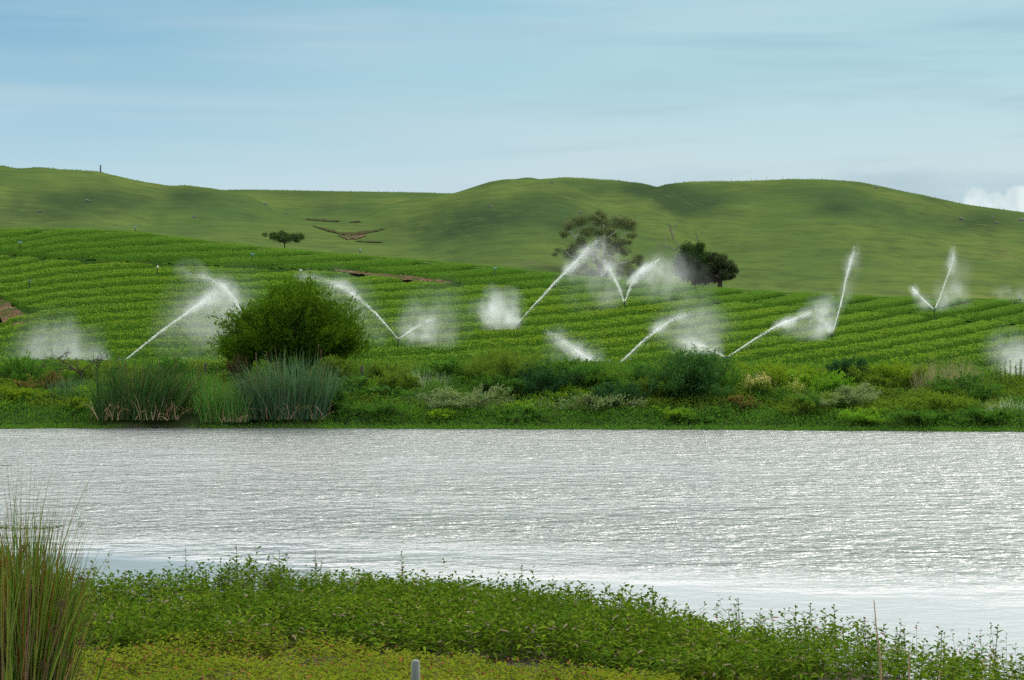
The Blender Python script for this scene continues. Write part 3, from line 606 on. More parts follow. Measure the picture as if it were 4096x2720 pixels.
for a in ((1780, 260, 1455, 6.8, 'mid', 'mid green shrub behind the tall weeds, left of the humped olive shrub'), (2490, 240, 1505, 5.4, 'olive', 'olive shrub between the broad bright-topped shrub and the dark drooping one'), (1990, 240, 1520, 4.2, 'mid', 'mid green shrub at the foot of the humped olive shrub'),
          (2640, 220, 1540, 3.6, 'olive', 'dull olive shrub tucked under the left side of the dark drooping one'), (2930, 220, 1500, 5.4, 'mid', 'mid green shrub tucked against the right side of the dark drooping one'), (3290, 220, 1590, 2.2, 'mid', 'leafy green shrub at the left foot of the right-hand speckled shrub'),
          (3500, 240, 1500, 5.8, 'olive', 'olive shrub right of the small dark crop-edge bush'), (3760, 260, 1610, 1.8, 'olive', 'olive mound at the water in front of the blue-green tussock'), (3960, 260, 1650, 1.0, 'mid', 'low green mound at the water under the silvery tussock'), (3440, 260, 1650, 1.0, 'bright', 'low bright green mound at the water below the right-hand speckled shrub'),
          (2850, 240, 1645, .9, 'mid', 'low green mound at the water right of the low round bright one'), (1710, 240, 1650, 1.0, 'bright', 'low bright mound at the water left of the speckled shrubs'), (2240, 220, 1560, 3.2, 'bright', 'fresh green shrub between the two speckled shrubs, higher up the bank'), (420, 260, 1455, 6.4, 'olive', 'olive weedy shrub behind the reeds, right of the dead shrub'), (700, 220, 1465, 6.2, 'mid', 'green weedy shrub behind the reeds, left of the brown twiggy one'), (1560, 220, 1475, 6.6, 'olive', 'low olive shrub behind the ferns at the crop edge')):
    shrub('shrub', *a, ll=.12, lw=.05, dens=1.0)
# loose ground cover over the bank
n = 330000; uu = rng.uniform(-160, 1190, n); dd = rng.random(n) ** .9 * 12.5 - .9; Yb = yshore(uu) + dd; Yb = np.minimum(Yb, 102)
mud = ((uu > 118) & (uu < 200) & (dd < 1.4) & (fbm(uu * .2, dd * 2) > -.3))
k = ~mud & ~((uu > 100) & (uu < 320) & (dd < 2.2) & (rng.random(len(uu)) < .75)); uu, Yb, dd = uu[k], Yb[k], dd[k]
xb = X(uu, Yb); inner = np.clip((dd - .6) / 2.5, 0, 1) * np.clip((10.5 - dd) / 3, .15, 1)
hb = (.24 + .62 * inner * np.clip(fbm(xb * .8, Yb * .8, 3) * 1.4 + .42, 0, 1) + .25 * vn(xb * 2.2, Yb * 2.2)) * np.clip((dd + .9) / 1.6, .15, 1)
zb = np.maximum(gz(uu, Yb), -.02); t = rng.random(len(uu)) ** .5
C = np.stack([xb, Yb, zb + hb * t], 1) + rng.normal(size=(len(uu), 3)) * [.08, .08, .03]; C[:, 2] = np.maximum(C[:, 2], .01)
kinds = fbm(xb * .28 + 40, Yb * .5, 3); low = (hb < .42) | (dd < 1.4)
for nm, k, mt, lab in (('bank_ground_cover', low, COVER, 'low leafy green ground cover along the far shore of the lake'), ('olive_undergrowth', ~low & (kinds > .02), GREENS['olive'], 'tangled olive green undergrowth between the shrubs on the far bank'), ('green_undergrowth', ~low & (kinds <= .02) & (kinds > -.12), GREENS['mid'], 'tangled mid green undergrowth between the shrubs on the far bank'), ('pale_undergrowth', ~low & (kinds <= -.12), GREENS['bright'], 'fresh bright green undergrowth filling gaps on the far bank')):
    n = int(k.sum()); V, Fc = leafmesh(C[k], rng.normal(size=(n, 3)) * [.8, .8, .5] + [0, -.1, .55], rng.uniform(.07, .19, n), rng.uniform(.03, .075, n))
    tag(mesh(nm, V, [Fc], mt), lab, 'ground cover', kind='stuff')
# bare mud shelf at the foot of the dark reeds
U2, D2 = np.meshgrid(np.linspace(116, 203, 90), np.linspace(-.5, 1.6, 12), indexing='ij'); Y2 = yshore(U2) + D2
Z2 = .00 + .20 * np.clip((D2 + .2) / .9, 0, 1) + fbm(U2 * .35, D2 * 3, 3) * .22 - .4 * np.clip((np.abs(U2 - 152) - 20) / 28, 0, 1)
tag(mesh('mud_shelf', np.stack([X(U2, Y2), Y2, Z2], -1).reshape(-1, 3), [grid_faces(90, 12)], MUD), kind='structure')
# dead branching shrub
def limb(p0, d, ln, rad, r, depth, paths, rads, wob=.25, kids=3, up=.1, shrink=.62):
    P = [np.array(p0, float)]; d = norm(np.array(d, float)); k = 5
    for i in range(k): d = norm(d + r.normal(size=3) * wob * .35 + [0, 0, up * .2]); P.append(P[-1] + d * ln / k)
    paths.append(np.array(P)); rads.append(np.linspace(rad, rad * .55, k + 1)); ends = [P[-1]]
    if depth > 0:
        ends = []
        for j in range(kids):
            at = P[r.integers(2, k + 1)] if j else P[-1]
            nd = norm(d + r.normal(size=3) * [.75, .6, .6]); ends += limb(at, nd, ln * shrink * r.uniform(.8, 1.2), rad * .58, r, depth - 1, paths, rads, wob, kids, up, shrink)
    return ends
def deadwood(name, root, starts, mat, seed, depth=3, kids=3, **k):
    r = np.random.default_rng(seed); paths, rads = [], []
    for (p, d, ln, rad) in starts: limb(p, d, ln, rad, r, depth, paths, rads, kids=kids, **k)
    V, Fc = tubes(paths, rads, 5); return mesh(name, V, [Fc], mat, root)
u, Y, z0 = bank_base(335, 5)
root = tag(empty('dead_shrub', (X(u, Y), Y, z0)), 'bare brown dead shrub with spreading branches against the white mist on the left', 'shrub')
deadwood('branches', root, [((0, 0, 0), (-.12, 0, 1), 1.0, .05), ((-.1, 0, .8), (-.75, 0, .62), 1.1, .04), ((-.35, 0, 1.1), (-.9, .1, .3), 1.1, .028), ((.65, 0, .5), (.05, 0, 1), .75, .03), ((.6, 0, .3), (-.3, 0, .9), .8, .026)], BARK_D, 5, 3, 3, shrink=.66)

# ------------------------------------------------------------------ trees beyond the crest
def tree_at(name, xs, Y, label, cat='tree'):
    u = xs / 4; z = float(gz(u, Y)) ; return tag(empty(name, (X(u, Y), Y, z)), label, cat), z, Y / F / 4   # metres per photo pixel
def cluster_leaves(cents, rads, n, ll, lw, r, flat=.75, droop=0):
    cents = np.array(cents, float); rads = np.array(rads, float); i = r.choice(len(cents), n, p=rads ** 2 / (rads ** 2).sum())
    sub = norm(r.normal(size=(len(cents), 14, 3))) * .75; s = sub[i, r.integers(0, 14, n)]
    P = cents[i] + (s + r.normal(size=(n, 3)) * .27) * rads[i][:, None] * [1, 1, flat]
    return leafmesh(P, r.normal(size=(n, 3)) * .8 + [0, 0, .2 - droop], ll * r.uniform(.7, 1.3, n), lw, r=r)
# gum tree
Y = 262.; root, z0, mp = tree_at('gum_tree', 2400, Y, 'large open gum tree with pale bare limbs on the crest behind the spray'); r = np.random.default_rng(11)
def T(xs, ys, dy=0): return np.array([(xs - 2400) * mp, dy - 1.2, CAMZ + (340 - ys / 4) / F * Y - z0])
limbs = [([(2400, 1180, 0), (2398, 1080, 0), (2390, 1045, 0), (2370, 1010, 0), (2340, 985, 0)], .36, .10), ([(2396, 1090, 0), (2412, 1040, 0), (2416, 990, 0), (2420, 950, 0), (2412, 900, 0)], .26, .07),
 ([(2342, 988, 0), (2332, 975, 0), (2300, 950, 1), (2284, 935, 1), (2290, 905, 1), (2300, 885, 1)], .13, .05), ([(2336, 980, 0), (2334, 955, 0), (2338, 940, 0)], .09, .04), ([(2300, 950, 1), (2320, 930, 1.3), (2310, 905, 1.4)], .07, .03),
 ([(2418, 960, 0), (2440, 945, -1), (2462, 930, -1.5), (2480, 915, -1.5)], .10, .04), ([(2414, 1030, 0), (2450, 1018, 1), (2478, 1004, 1.5)], .12, .05), ([(2420, 955, 0), (2410, 925, 1), (2392, 900, 1)], .09, .04), ([(2478, 960, .5), (2495, 945, .5), (2512, 918, .5)], .08, .03), ([(2440, 1010, 0), (2478, 962, .5)], .10, .07),
 ([(2398, 1075, 0), (2370, 1040, 1), (2355, 1005, 1.5)], .12, .05), ([(2395, 1060, 0), (2330, 1035, -1), (2280, 1030, -1.5), (2262, 1010, -1.5)], .09, .04), ([(2400, 1110, 0), (2450, 1060, 1), (2500, 1050, 2), (2540, 1040, 2)], .12, .05), ([(2390, 1045, 0), (2386, 960, 2), (2392, 915, 2)], .11, .04), ([(2284, 935, 1), (2268, 905, 1)], .05, .02)]
V, Fc = tubes([np.array([T(*p) for p in L_[0]]) for L_ in limbs], [np.linspace(L_[1], L_[2], len(L_[0])) for L_ in limbs], 6); mesh('trunk', V, [Fc], BARK_P, root)
cl = [(2265, 905, 26), (2300, 885, 30), (2340, 880, 26), (2385, 878, 34), (2398, 862, 20), (2440, 888, 36), (2480, 895, 34), (2515, 905, 28), (2530, 935, 20), (2255, 935, 20), (2290, 990, 22), (2270, 1015, 24), (2232, 1000, 12), (2300, 1030, 24), (2340, 935, 24), (2370, 920, 22), (2450, 985, 30), (2480, 970, 26), (2500, 1000, 22), (2440, 1050, 22), (2505, 1060, 30), (2545, 1040, 24), (2520, 1090, 24), (2560, 1055, 12), (2480, 1090, 20), (2330, 1070, 24), (2360, 1090, 22), (2290, 1075, 16), (2420, 1095, 22), (2390, 985, 18), (2440, 930, 20), (2320, 960, 14), (2215, 1020, 9)]
cl += [(2400 + 125 * math.cos(k * 2.4) * (.25 + .75 * (k % 7) / 7), 985 + 95 * math.sin(k * 2.4) * (.25 + .75 * (k % 5) / 5), 13) for k in range(24)]
V, Fc = cluster_leaves([T(a, b, r.uniform(-2.6, 2.6)) for a, b, c in cl], [c * mp * 1.05 for a, b, c in cl], 21000, .30, .085, r, .72, .7); mesh('crown', V, [Fc], EUC, root)
# dark trees
for xs, cls, lab, dead in ((2775, [(2750, 1010, 40), (2785, 1000, 32), (2800, 985, 20), (2740, 1045, 40), (2720, 1075, 34), (2780, 1050, 44), (2810, 1030, 34), (2760, 1090, 40), (2825, 1060, 34)], 'dark green dome-shaped tree with dead twigs on its left, beside the gum tree', 1),
                      (2880, [(2860, 1030, 26), (2890, 1045, 30), (2915, 1065, 28), (2932, 1080, 20), (2870, 1070, 36), (2900, 1100, 28), (2850, 1105, 32), (2925, 1105, 16), (2810, 1110, 34), (2840, 1075, 30)], 'lower dark broad tree joined to the right side of the dome-shaped tree', 0)):
    Y = 258. + dead * 3; root, z0, mp = tree_at('dark_tree', xs, Y, lab); r = np.random.default_rng(xs)
    def T(a, b, dy=0): return np.array([(a - xs) * mp, dy, CAMZ + (340 - b / 4) / F * Y - z0])
    P = [np.array([T(xs, 1170), T(xs, 1110), T(xs, 1060, .5)])] + [np.array([T(xs, 1130), T((xs + a) / 2, (b + 1110) / 2, dy), T(a, b, dy)]) for a, b, c in cls for dy in [r.uniform(-1.5, 1.5)]]
    V, Fc = tubes(P, [np.array([.35, .28, .15])] + [np.array([.16, .10, .05])] * len(cls), 6); mesh('trunk', V, [Fc], BARK_D, root)
    V, Fc = cluster_leaves([T(a, b, r.uniform(-1.8, 1.8)) for a, b, c in cls], [c * mp * .92 for a, b, c in cls], 14000, .26, .11, r, .85); mesh('crown', V, [Fc], DARKTREE if dead else leafmat('dark_tree_leaf_dull', [(.020, .030, .014), (.030, .044, .020), (.045, .058, .026)], .25, .5, .3), root)
    if dead: deadwood('dead_branches', root, [(T(2735, 1010), (-.5, 0, .8), 2.6, .09), (T(2730, 1015), (-1, .1, .6), 2.4, .07), (T(2790, 985), (.1, 0, 1), 1.3, .05)], BARK_G, 9, 2, 3)
# flat-topped thorn tree on the hill foot
Y = 285.; root, z0, mp = tree_at('thorn_tree', 1140, Y, 'small flat-topped dark thorn tree at the foot of the left hill'); r = np.random.default_rng(5)
def T(a, b, dy=0): return np.array([(a - 1140) * mp, dy, CAMZ + (340 - b / 4) / F * Y - z0])
V, Fc = tubes([np.array([T(1140, 1010), T(1138, 968), T(1130, 945)])] + [np.array([T(1139, 975), T((1139 + a) / 2, 952, dy), T(a, 938, dy)]) for a in (1070, 1090, 1110, 1125, 1150, 1170, 1190, 1208) for dy in [r.uniform(-2, 2)]], [np.array([.10, .08, .05])] + [np.array([.04, .03, .02])] * 8, 5); mesh('trunk', V, [Fc], BARK_D, root)
cls = [(a, b + 4, c) for a, b, c in [(1066, 938, 8), (1084, 934, 12), (1100, 938, 12), (1118, 940, 12), (1128, 926, 8), (1140, 940, 14), (1160, 942, 12), (1178, 940, 13), (1196, 942, 12), (1210, 944, 8), (1120, 952, 11), (1165, 952, 12), (1140, 954, 12), (1095, 950, 10), (1185, 952, 10)]]
V, Fc = cluster_leaves([T(a, b, r.uniform(-2.2, 2.2)) for a, b, c in cls], [c * mp * 1.35 for a, b, c in cls], 5200, .20, .08, r, .8); mesh('crown', V, [Fc], DARKTREE, root)

# ------------------------------------------------------------------ rocks and skyline details on the hills
def rock(xs, ysrc, size, label, flat=.6):
    u = xs / 4; Y = find_Y(u, ysrc / 4, 250, 640); r = np.random.default_rng(int(xs)); root_z = float(gz(u, Y))
    a, b = np.meshgrid(np.linspace(0, 2 * math.pi, 13)[:-1], np.linspace(.02, math.pi - .02, 8), indexing='ij')
    d = np.stack([np.cos(a) * np.sin(b), np.sin(a) * np.sin(b), np.cos(b)], -1).reshape(-1, 3); s = size / 4 * Y / F / 2 * .85
    V = d * (lump(d, r, 10, .4) * s)[:, None] * [1.0, .8, flat]; Fc = grid_faces(12, 8); Fw = np.stack([np.arange(7) + 88, np.arange(7), np.arange(7) + 1, np.arange(7) + 89], -1)
    o = mesh('rock', V + [X(u, Y), Y, root_z + s * flat * .4], [np.concatenate([Fc, Fw])], ROCK, base=(X(u, Y), Y, root_z)); tag(o, label, 'rock', 'grey rocks on the hillsides')
for a in [(1060, 818, 20, 'grey rock high on the ridge above the gullies'), (1146, 856, 14, 'grey rock lower on the ridge above the gullies'), (778, 870, 20, 'grey rock on the middle of the left hill face'), (350, 806, 20, 'grey rock high on the left hill face'), (158, 848, 18, 'pale rock near the left edge of the left hill'),
          (1962, 828, 17, 'lone dark grey rock on the central hill'), (2206, 730, 18, 'grey rock just under the top of the central hill'), (2322, 852, 18, 'grey rock above the gum tree crown'), (3504, 753, 18, 'grey rock just under the skyline where the right hill falls away'),
          (3845, 878, 20, 'dark rock, leftmost of the group on the right hill'), (3885, 871, 11, 'small dark rock beside the leftmost of the right hill group'), (3970, 873, 15, 'pale rock, uppermost in the group near the right edge'), (3985, 894, 18, 'pale rock below the uppermost one near the right edge'), (4085, 882, 24, 'grey outcrop at the right edge of the photo'), (1598, 992, 9, 'tiny pale rock at the hill foot right of the gullies')]:
    rock(*a)
# beacon on the left summit
u = 402 / 4; Y = 470.; z = float(gz(u, Y)); o = empty('survey_beacon', (X(u, Y), Y, z - .3)); tag(o, 'thin grey stone beacon pillar standing on the left hilltop', 'beacon')
V, Fc = lathe([(0, .30), (.5, .28), (.55, .20), (1.7, .17), (1.72, .17)], 10); mesh('pillar', V, [Fc], ROCK, o)
V, Fc = lathe([(1.72, .01), (1.72, .20), (1.85, .22), (1.95, .16), (2.0, .02)], 10); mesh('cap', V, [Fc], ROCK, o)
# thin fringe of grass standing on the skyline
n = 3000; uu = rng.uniform(-60, 1090, n); Yt = np.where(uu < 200, 470, np.where(uu < 455, 640, np.where(uu < 664, 530, 600))) + rng.uniform(-12, 3, n)
B = np.stack([X(uu, Yt), Yt, gz(uu, Yt)], 1); hh = .10 + .28 * rng.random(n) + 1.1 * (rng.random(n) < .05) * (np.abs(uu - 770) < 60)
V, Fc = blades(B, rng.normal(size=(n, 3)) * [.2, .2, 0] + [0, 0, 1], hh, .12, rng.normal(size=(n, 3)) * [.1, .1, 0], 2)
tag(mesh('skyline_grass', V, [Fc], GREENS['olive']), 'thin fringe of grass standing along the hill skyline', 'grass', kind='stuff')

# ------------------------------------------------------------------ irrigation sprinklers, idle risers, posts
def field_pt(xs, ysrc, h=0.0, y0=93.):
    """point on the field seen at photo pixel (xs, ysrc), h metres above the ground"""
    u = xs / 4; Ys = np.linspace(y0, 235, 1100); q = 340 - (gz(np.full(1100, u), Ys) + h - CAMZ) / Ys * F; i = np.where(q <= ysrc / 4)[0]
    Y = Ys[i[0]] if len(i) else 229.; return u, Y, float(gz(u, Y))
def sprinkler(xs, ysrc, label, paint=None, name='sprinkler', cat='sprinkler', group='irrigation sprinklers throwing water', hgt=.85):
    if ysrc in (1450, 1492, 1500, 1428): hgt = .45    # these stand low among the plants
    u, Y, z = field_pt(xs, ysrc, hgt, 102. if ysrc in (1450, 1492, 1428) else 93.); root = tag(empty(name, (X(u, Y), Y, z), (xs * 7 % 31) * .2), label, cat, group)
    V, Fc = lathe([(0, .03), (hgt - .2, .03), (hgt - .2, .045), (hgt - .14, .045)], 8); mesh('riser_pipe', V, [Fc], GALV, root)
    a = lathe([(hgt - .14, .03), (hgt - .12, .07), (hgt - .02, .07), (hgt + .02, .02)], 8); b = tubes([np.array([[0, 0, hgt - .05], [.12, 0, hgt + .0], [.26, 0, hgt + .08]])], [np.array([.035, .03, .018])], 6)
    b2 = tubes([np.array([[0, 0, hgt - .05], [-.12, 0, hgt + .0], [-.22, 0, hgt + .06]])], [np.array([.03, .025, .015])], 6)
    VV, FF = join([a, b, b2]); mesh('nozzle_head', VV, FF, paint or GALV, root); return X(u, Y), Y, z + hgt
SP = {}
for k, xs, ysrc, lab in (('a', 487, 1450, 'sprinkler behind the dark reeds at lower left, between low mist and a long jet'), ('b', 985, 1300, 'sprinkler hidden behind the left side of the big rounded bush'), ('c', 1592, 1355, 'sprinkler right of the big rounded bush'), ('d', 2070, 1292, 'sprinkler left of centre, between a dense mist puff and a long jet'),
                       ('e', 2497, 1207, 'sprinkler in the crop directly below the gum tree and its spray'), ('f', 2432, 1492, 'lowest sprinkler, just behind the bank shrubs at the middle'), ('g', 2905, 1428, 'sprinkler right of the lowest one, at the base of a long low jet'), ('h', 3328, 1335, 'sprinkler with the tall narrow upright jet on the right'),
                       ('i', 3737, 1238, 'farthest right sprinkler with the small V of water'), ('j', 4150, 1500, 'sprinkler outside the right edge that feeds the mist there')):
    SP[k] = sprinkler(xs, ysrc, lab)
for xs, ysrc, lab, pt in ((541, 906, 'idle blue sprinkler riser on the field crest at left', BLUEP), (80, 968, 'idle dark blue riser near the left edge of the upper crop', BLUEP), (1010, 1016, 'idle blue riser in the upper crop, above the bare track', BLUEP), (1204, 1080, 'idle white riser at the left end of the bare track', WHITEP), (1440, 990, 'idle blue riser on the crest below the gullies', BLUEP),
                     (1980, 1072, 'idle blue riser in the upper crop right of the bare track', BLUEP), (4080, 1192, 'idle blue riser near the right edge of the field', BLUEP), (630, 1066, 'idle whitish riser at the lower edge of the upper crop strip', WHITEP), (118, 1122, 'idle grey riser at the left edge of the lower crop', GALV)):
    sprinkler(xs, ysrc, lab, pt, 'sprinkler_riser', 'riser', 'idle sprinkler risers', .95)
for xs, yt, d, lab in ((1449, 1462, 6.5, 'dark wooden fence post right of the big rounded bush'), (822, 1452, 7, 'dark wooden fence post left of the big rounded bush')):
    u, Y, z = bank_base(xs, d); h = top_z(yt, Y) - z; V, Fc = lathe([(-.2, .07), (h - .03, .065), (h, .03), (h, .001)], 8)
    tag(mesh('fence_post', V + [X(u, Y), Y, z], [Fc], POSTW, base=(X(u, Y), Y, z)), lab, 'post')

def Yof(k): return SP[k][1]
# ------------------------------------------------------------------ thrown water: every jet is a cloud of real drops
def spray(name, label, Y, segs, parts, depth=1.0, drop=.013, seed=0):
    """parts: (part name, [(x, y, half width px, cover)...]) in photo pixels; drops fill a round-section plume standing at distance Y"""
    r = np.random.default_rng(seed + 100)
    b0 = parts[0][1][0]; base = np.array([X(b0[0] / 4, Y), Y, Zof(b0[1] / 4, Y)]); root = tag(empty(name, base), label, 'water spray', 'jets and mist thrown by the sprinklers')
    for pn, pl in parts:
        Vs, PV, PF, off = [], [], [], 0; p = np.array(pl, float); mist = pn == 'mist'; cmean = p[:, 3].mean()
        for i in range(len(p) - 1):
            a, b = p[i], p[i + 1]; L_ = math.hypot(b[0] - a[0], b[1] - a[1]) / (4 if not mist else 400); wd = (a[2] + b[2]) / 4 * (1 if mist else .66); cov = min((a[3] + b[3]) / 2 * (.16 if mist else .66), .95)
            e = drop * F / Y; n = int(-math.log(1 - cov) * L_ * wd * 1.25 / (.215 * e * e)) + 4
            t = r.random(n); ca, cb = max(a[3] * a[2], .01), max(b[3] * b[2], .01)
            k = r.random(n) < (ca + (cb - ca) * t) / max(ca, cb); t = np.where(k, t, r.random(n))
            w_ = (a[2] + (b[2] - a[2]) * t) * (1 if mist else .66); s = r.normal(size=(n, 2)) * (.62 if mist else .42)
            tx, ty = (b[0] - a[0]), (b[1] - a[1]); l = math.hypot(tx, ty); nx_, ny_ = -ty / l, tx / l
            px = a[0] + tx * t + nx_ * s[:, 0] * w_ + r.normal(size=n) * w_ * .15; py = a[1] + ty * t + ny_ * s[:, 0] * w_ + r.normal(size=n) * w_ * .15
            if not mist:       # the stream breaks into pulses and ragged strands, heavier drops fall out below it
                f = vn(np.cumsum(np.zeros(n)) + (t * l + i * 60) * .045, s[:, 0] * 1.5 + seed); kk = r.random(n) < np.clip(f * 1.5 + .12, .15, 1); px, py, w_, s = px[kk], py[kk], w_[kk], s[kk]
                fall = r.random(len(px)) < .16; py = py + fall * r.exponential(1.0, len(px)) * (w_ * 1.2 + 3)
            Vs.append(np.stack([X(px / 4, Y), Y + s[:, 1] * w_ / 4 * Y / F * depth, Zof(py / 4, Y)], 1))
            if mist or a[2] > 9:
                wm = (a[2] + b[2]) / 2 * (1 if mist else 1.25); m_ = max(2, int(l / (wm * .38)) + 1)
                for j in range(m_):
                    tt = (j + r.random()) / m_; o = r.normal(size=2) * .38 * wm; ww = (a[2] + (b[2] - a[2]) * tt) * (1 if mist else 1.1) * r.uniform(.6, 1.45)
                    th = ((a[3] + (b[3] - a[3]) * tt)) / max(cmean, .02)
                    if r.random() > th * .75: continue
                    c = np.array([a[0] + tx * tt + nx_ * o[0], a[1] + ty * tt + ny_ * o[0]]); ang = math.atan2(-ty, tx) if not mist else r.normal() * .5 + math.atan2(-ty, tx) * .5
                    U_, V_ = UNIT; rr = ww / 4 * Y / F * 1.6; q = U_ * [rr * 1.35, rr, rr] ; ca_, sa_ = math.cos(ang), math.sin(ang)
                    q = np.stack([q[:, 0] * ca_ - q[:, 2] * sa_, q[:, 1], q[:, 0] * sa_ + q[:, 2] * ca_], 1) + [X(c[0] / 4, Y), Y + o[1] / 4 * Y / F, Zof(c[1] / 4, Y)]
                    PV.append(q); PF.append(V_ + off); off += len(q)
        C = np.concatenate(Vs); g = gz(C[:, 0] / C[:, 1] * F + 512, C[:, 1]); C = C[C[:, 2] > g + .3]; n = len(C)
        sz = drop * r.uniform(.6, 1.5, n)[:, None, None]; T = norm(r.normal(size=(n, 3, 3))) * sz * .62
        if not mist: mesh('stream', (C[:, None] + T).reshape(-1, 3) - base, [np.arange(n * 3).reshape(-1, 3)], WATERDROP, root)
        if PV:
            o = mesh('mist', np.concatenate(PV) - base, [np.concatenate(PF)], MIST, root, smooth=True); o['thickness'] = float(min(1 - (1 - min(cmean, .9)) ** (.16 if mist else .13), .8))
_a, _b = np.meshgrid(np.linspace(0, 2 * math.pi, 21)[:-1], np.linspace(.01, math.pi - .01, 12), indexing='ij')
_f = grid_faces(20, 12); _g = np.stack([np.arange(11) + 228, np.arange(11), np.arange(11) + 1, np.arange(11) + 229], -1)
UNIT = (np.stack([np.cos(_a) * np.sin(_b), np.sin(_a) * np.sin(_b), np.cos(_b)], -1).reshape(-1, 3), np.concatenate([_f, _g])[:, ::-1])
spray('water_jet', 'long jet rising right from behind the dark reeds at lower left', Yof('a'), 0, [('stream', [(487, 1450, 4, .9), (560, 1392, 5, .92), (640, 1328, 8, .9), (760, 1243, 12, .75), (820, 1200, 18, .4), (870, 1160, 26, .25)]), ('mist', [(640, 1340, 20, .08), (760, 1290, 70, .20), (860, 1230, 90, .22), (940, 1210, 60, .15)]), ('mist', [(720, 1400, 90, .08), (900, 1350, 110, .12)])], seed=1)
spray('water_mist', 'low wide white mist at the left edge behind the dead shrub', Yof('a') + 2, 0, [('mist', [(440, 1452, 8, .6), (390, 1430, 30, .55), (320, 1400, 60, .48), (230, 1395, 85, .40), (140, 1400, 60, .28), (100, 1410, 30, .1)]), ('mist', [(380, 1340, 30, .05), (260, 1300, 50, .12), (170, 1310, 40, .1)])], seed=2)
spray('water_jet', 'jet curving up to the left from behind the big rounded bush', Yof('b'), 0, [('stream', [(985, 1300, 5, .8), (962, 1240, 8, .85), (940, 1200, 13, .7), (905, 1155, 18, .5), (865, 1128, 24, .35), (810, 1105, 28, .18), (740, 1095, 26, .06)]), ('mist', [(950, 1235, 25, .30), (900, 1200, 50, .28), (840, 1180, 55, .2), (780, 1160, 50, .08)]), ('mist', [(950, 1300, 60, .25), (860, 1300, 80, .18), (760, 1290, 70, .07)])], seed=3)
spray('water_jet', 'jet arcing up left over the right side of the big rounded bush', Yof('c'), 0, [('stream', [(1592, 1355, 3, .9), (1545, 1300, 5, .9), (1500, 1250, 8, .85), (1440, 1195, 12, .7), (1380, 1152, 15, .5), (1330, 1128, 18, .35), (1265, 1110, 18, .14), (1200, 1105, 15, .04)]), ('mist', [(1500, 1270, 16, .10), (1430, 1220, 40, .16), (1370, 1180, 45, .16), (1290, 1140, 30, .07)]), ('mist', [(1540, 1330, 25, .08), (1460, 1290, 60, .12)])], seed=4)
spray('water_mist', 'soft mist fan drifting right from the sprinkler beside the big rounded bush', Yof('c'), 0, [('stream', [(1596, 1356, 4, .85), (1630, 1330, 9, .7), (1680, 1300, 16, .4), (1740, 1265, 30, .2)]), ('mist', [(1620, 1330, 22, .35), (1680, 1290, 50, .38), (1740, 1270, 70, .30), (1790, 1270, 55, .08)]), ('mist', [(1640, 1340, 14, .3), (1720, 1335, 30, .22), (1790, 1330, 30, .06)])], seed=5)
spray('water_mist', 'dense white mist puff left of centre in the field', Yof('d'), 0, [('mist', [(2066, 1290, 5, .85), (2045, 1270, 22, .75), (2010, 1240, 42, .66), (1985, 1205, 40, .5), (1965, 1175, 30, .15)]), ('mist', [(2040, 1280, 12, .6), (1990, 1270, 26, .55), (1950, 1250, 28, .35), (1925, 1230, 26, .1)])], seed=6)
spray('water_jet', 'long straight jet rising right toward the gum tree', Yof('d'), 0, [('stream', [(2074, 1290, 3, .85), (2130, 1225, 4, .9), (2165, 1190, 7, .9), (2215, 1135, 8, .92), (2265, 1085, 10, .8), (2310, 1040, 14, .6), (2350, 995, 20, .42), (2390, 965, 26, .22), (2410, 950, 20, .08)]), ('mist', [(2230, 1140, 14, .1), (2330, 1060, 45, .16), (2400, 1020, 55, .26), (2460, 1040, 50, .15)]), ('mist', [(2330, 1130, 60, .06), (2440, 1110, 70, .14)])], seed=7)
spray('water_jet', 'short broad jet leaning left from the sprinkler below the gum tree', Yof('e'), 0, [('stream', [(2495, 1205, 4, .9), (2480, 1160, 9, .85), (2460, 1115, 14, .62), (2435, 1075, 18, .38), (2415, 1040, 20, .18)]), ('mist', [(2485, 1180, 14, .25), (2450, 1150, 40, .26), (2410, 1140, 45, .2), (2370, 1150, 30, .06)])], seed=8)
spray('water_jet', 'feathered jet arching right from the sprinkler below the gum tree', Yof('e'), 0, [('stream', [(2500, 1205, 4, .92), (2512, 1170, 7, .95), (2530, 1130, 10, .92), (2552, 1100, 12, .85), (2575, 1070, 12, .7)]), ('feather', [(2545, 1110, 8, .8), (2570, 1080, 9, .8), (2582, 1066, 4, .6)]), ('feather', [(2570, 1090, 12, .7), (2600, 1060, 9, .75), (2612, 1048, 5, .5)]), ('feather', [(2600, 1075, 14, .55), (2625, 1045, 8, .55), (2640, 1035, 4, .4)]), ('mist', [(2560, 1110, 18, .35), (2620, 1080, 34, .42), (2680, 1065, 36, .3), (2740, 1070, 36, .16), (2790, 1090, 30, .05)]), ('mist', [(2540, 1160, 30, .14), (2620, 1140, 50, .24), (2700, 1130, 60, .18), (2790, 1150, 50, .07)])], seed=9)
spray('water_jet', 'broad misty jet leaning left from behind the broad bright-topped bank shrub', Yof('f'), 0, [('stream', [(2428, 1490, 6, .85), (2390, 1462, 10, .75), (2340, 1425, 15, .6), (2280, 1380, 20, .42), (2225, 1345, 24, .25), (2180, 1325, 20, .08)]), ('mist', [(2400, 1480, 16, .6), (2340, 1450, 34, .34), (2270, 1410, 48, .2), (2210, 1380, 40, .08)])], seed=10)
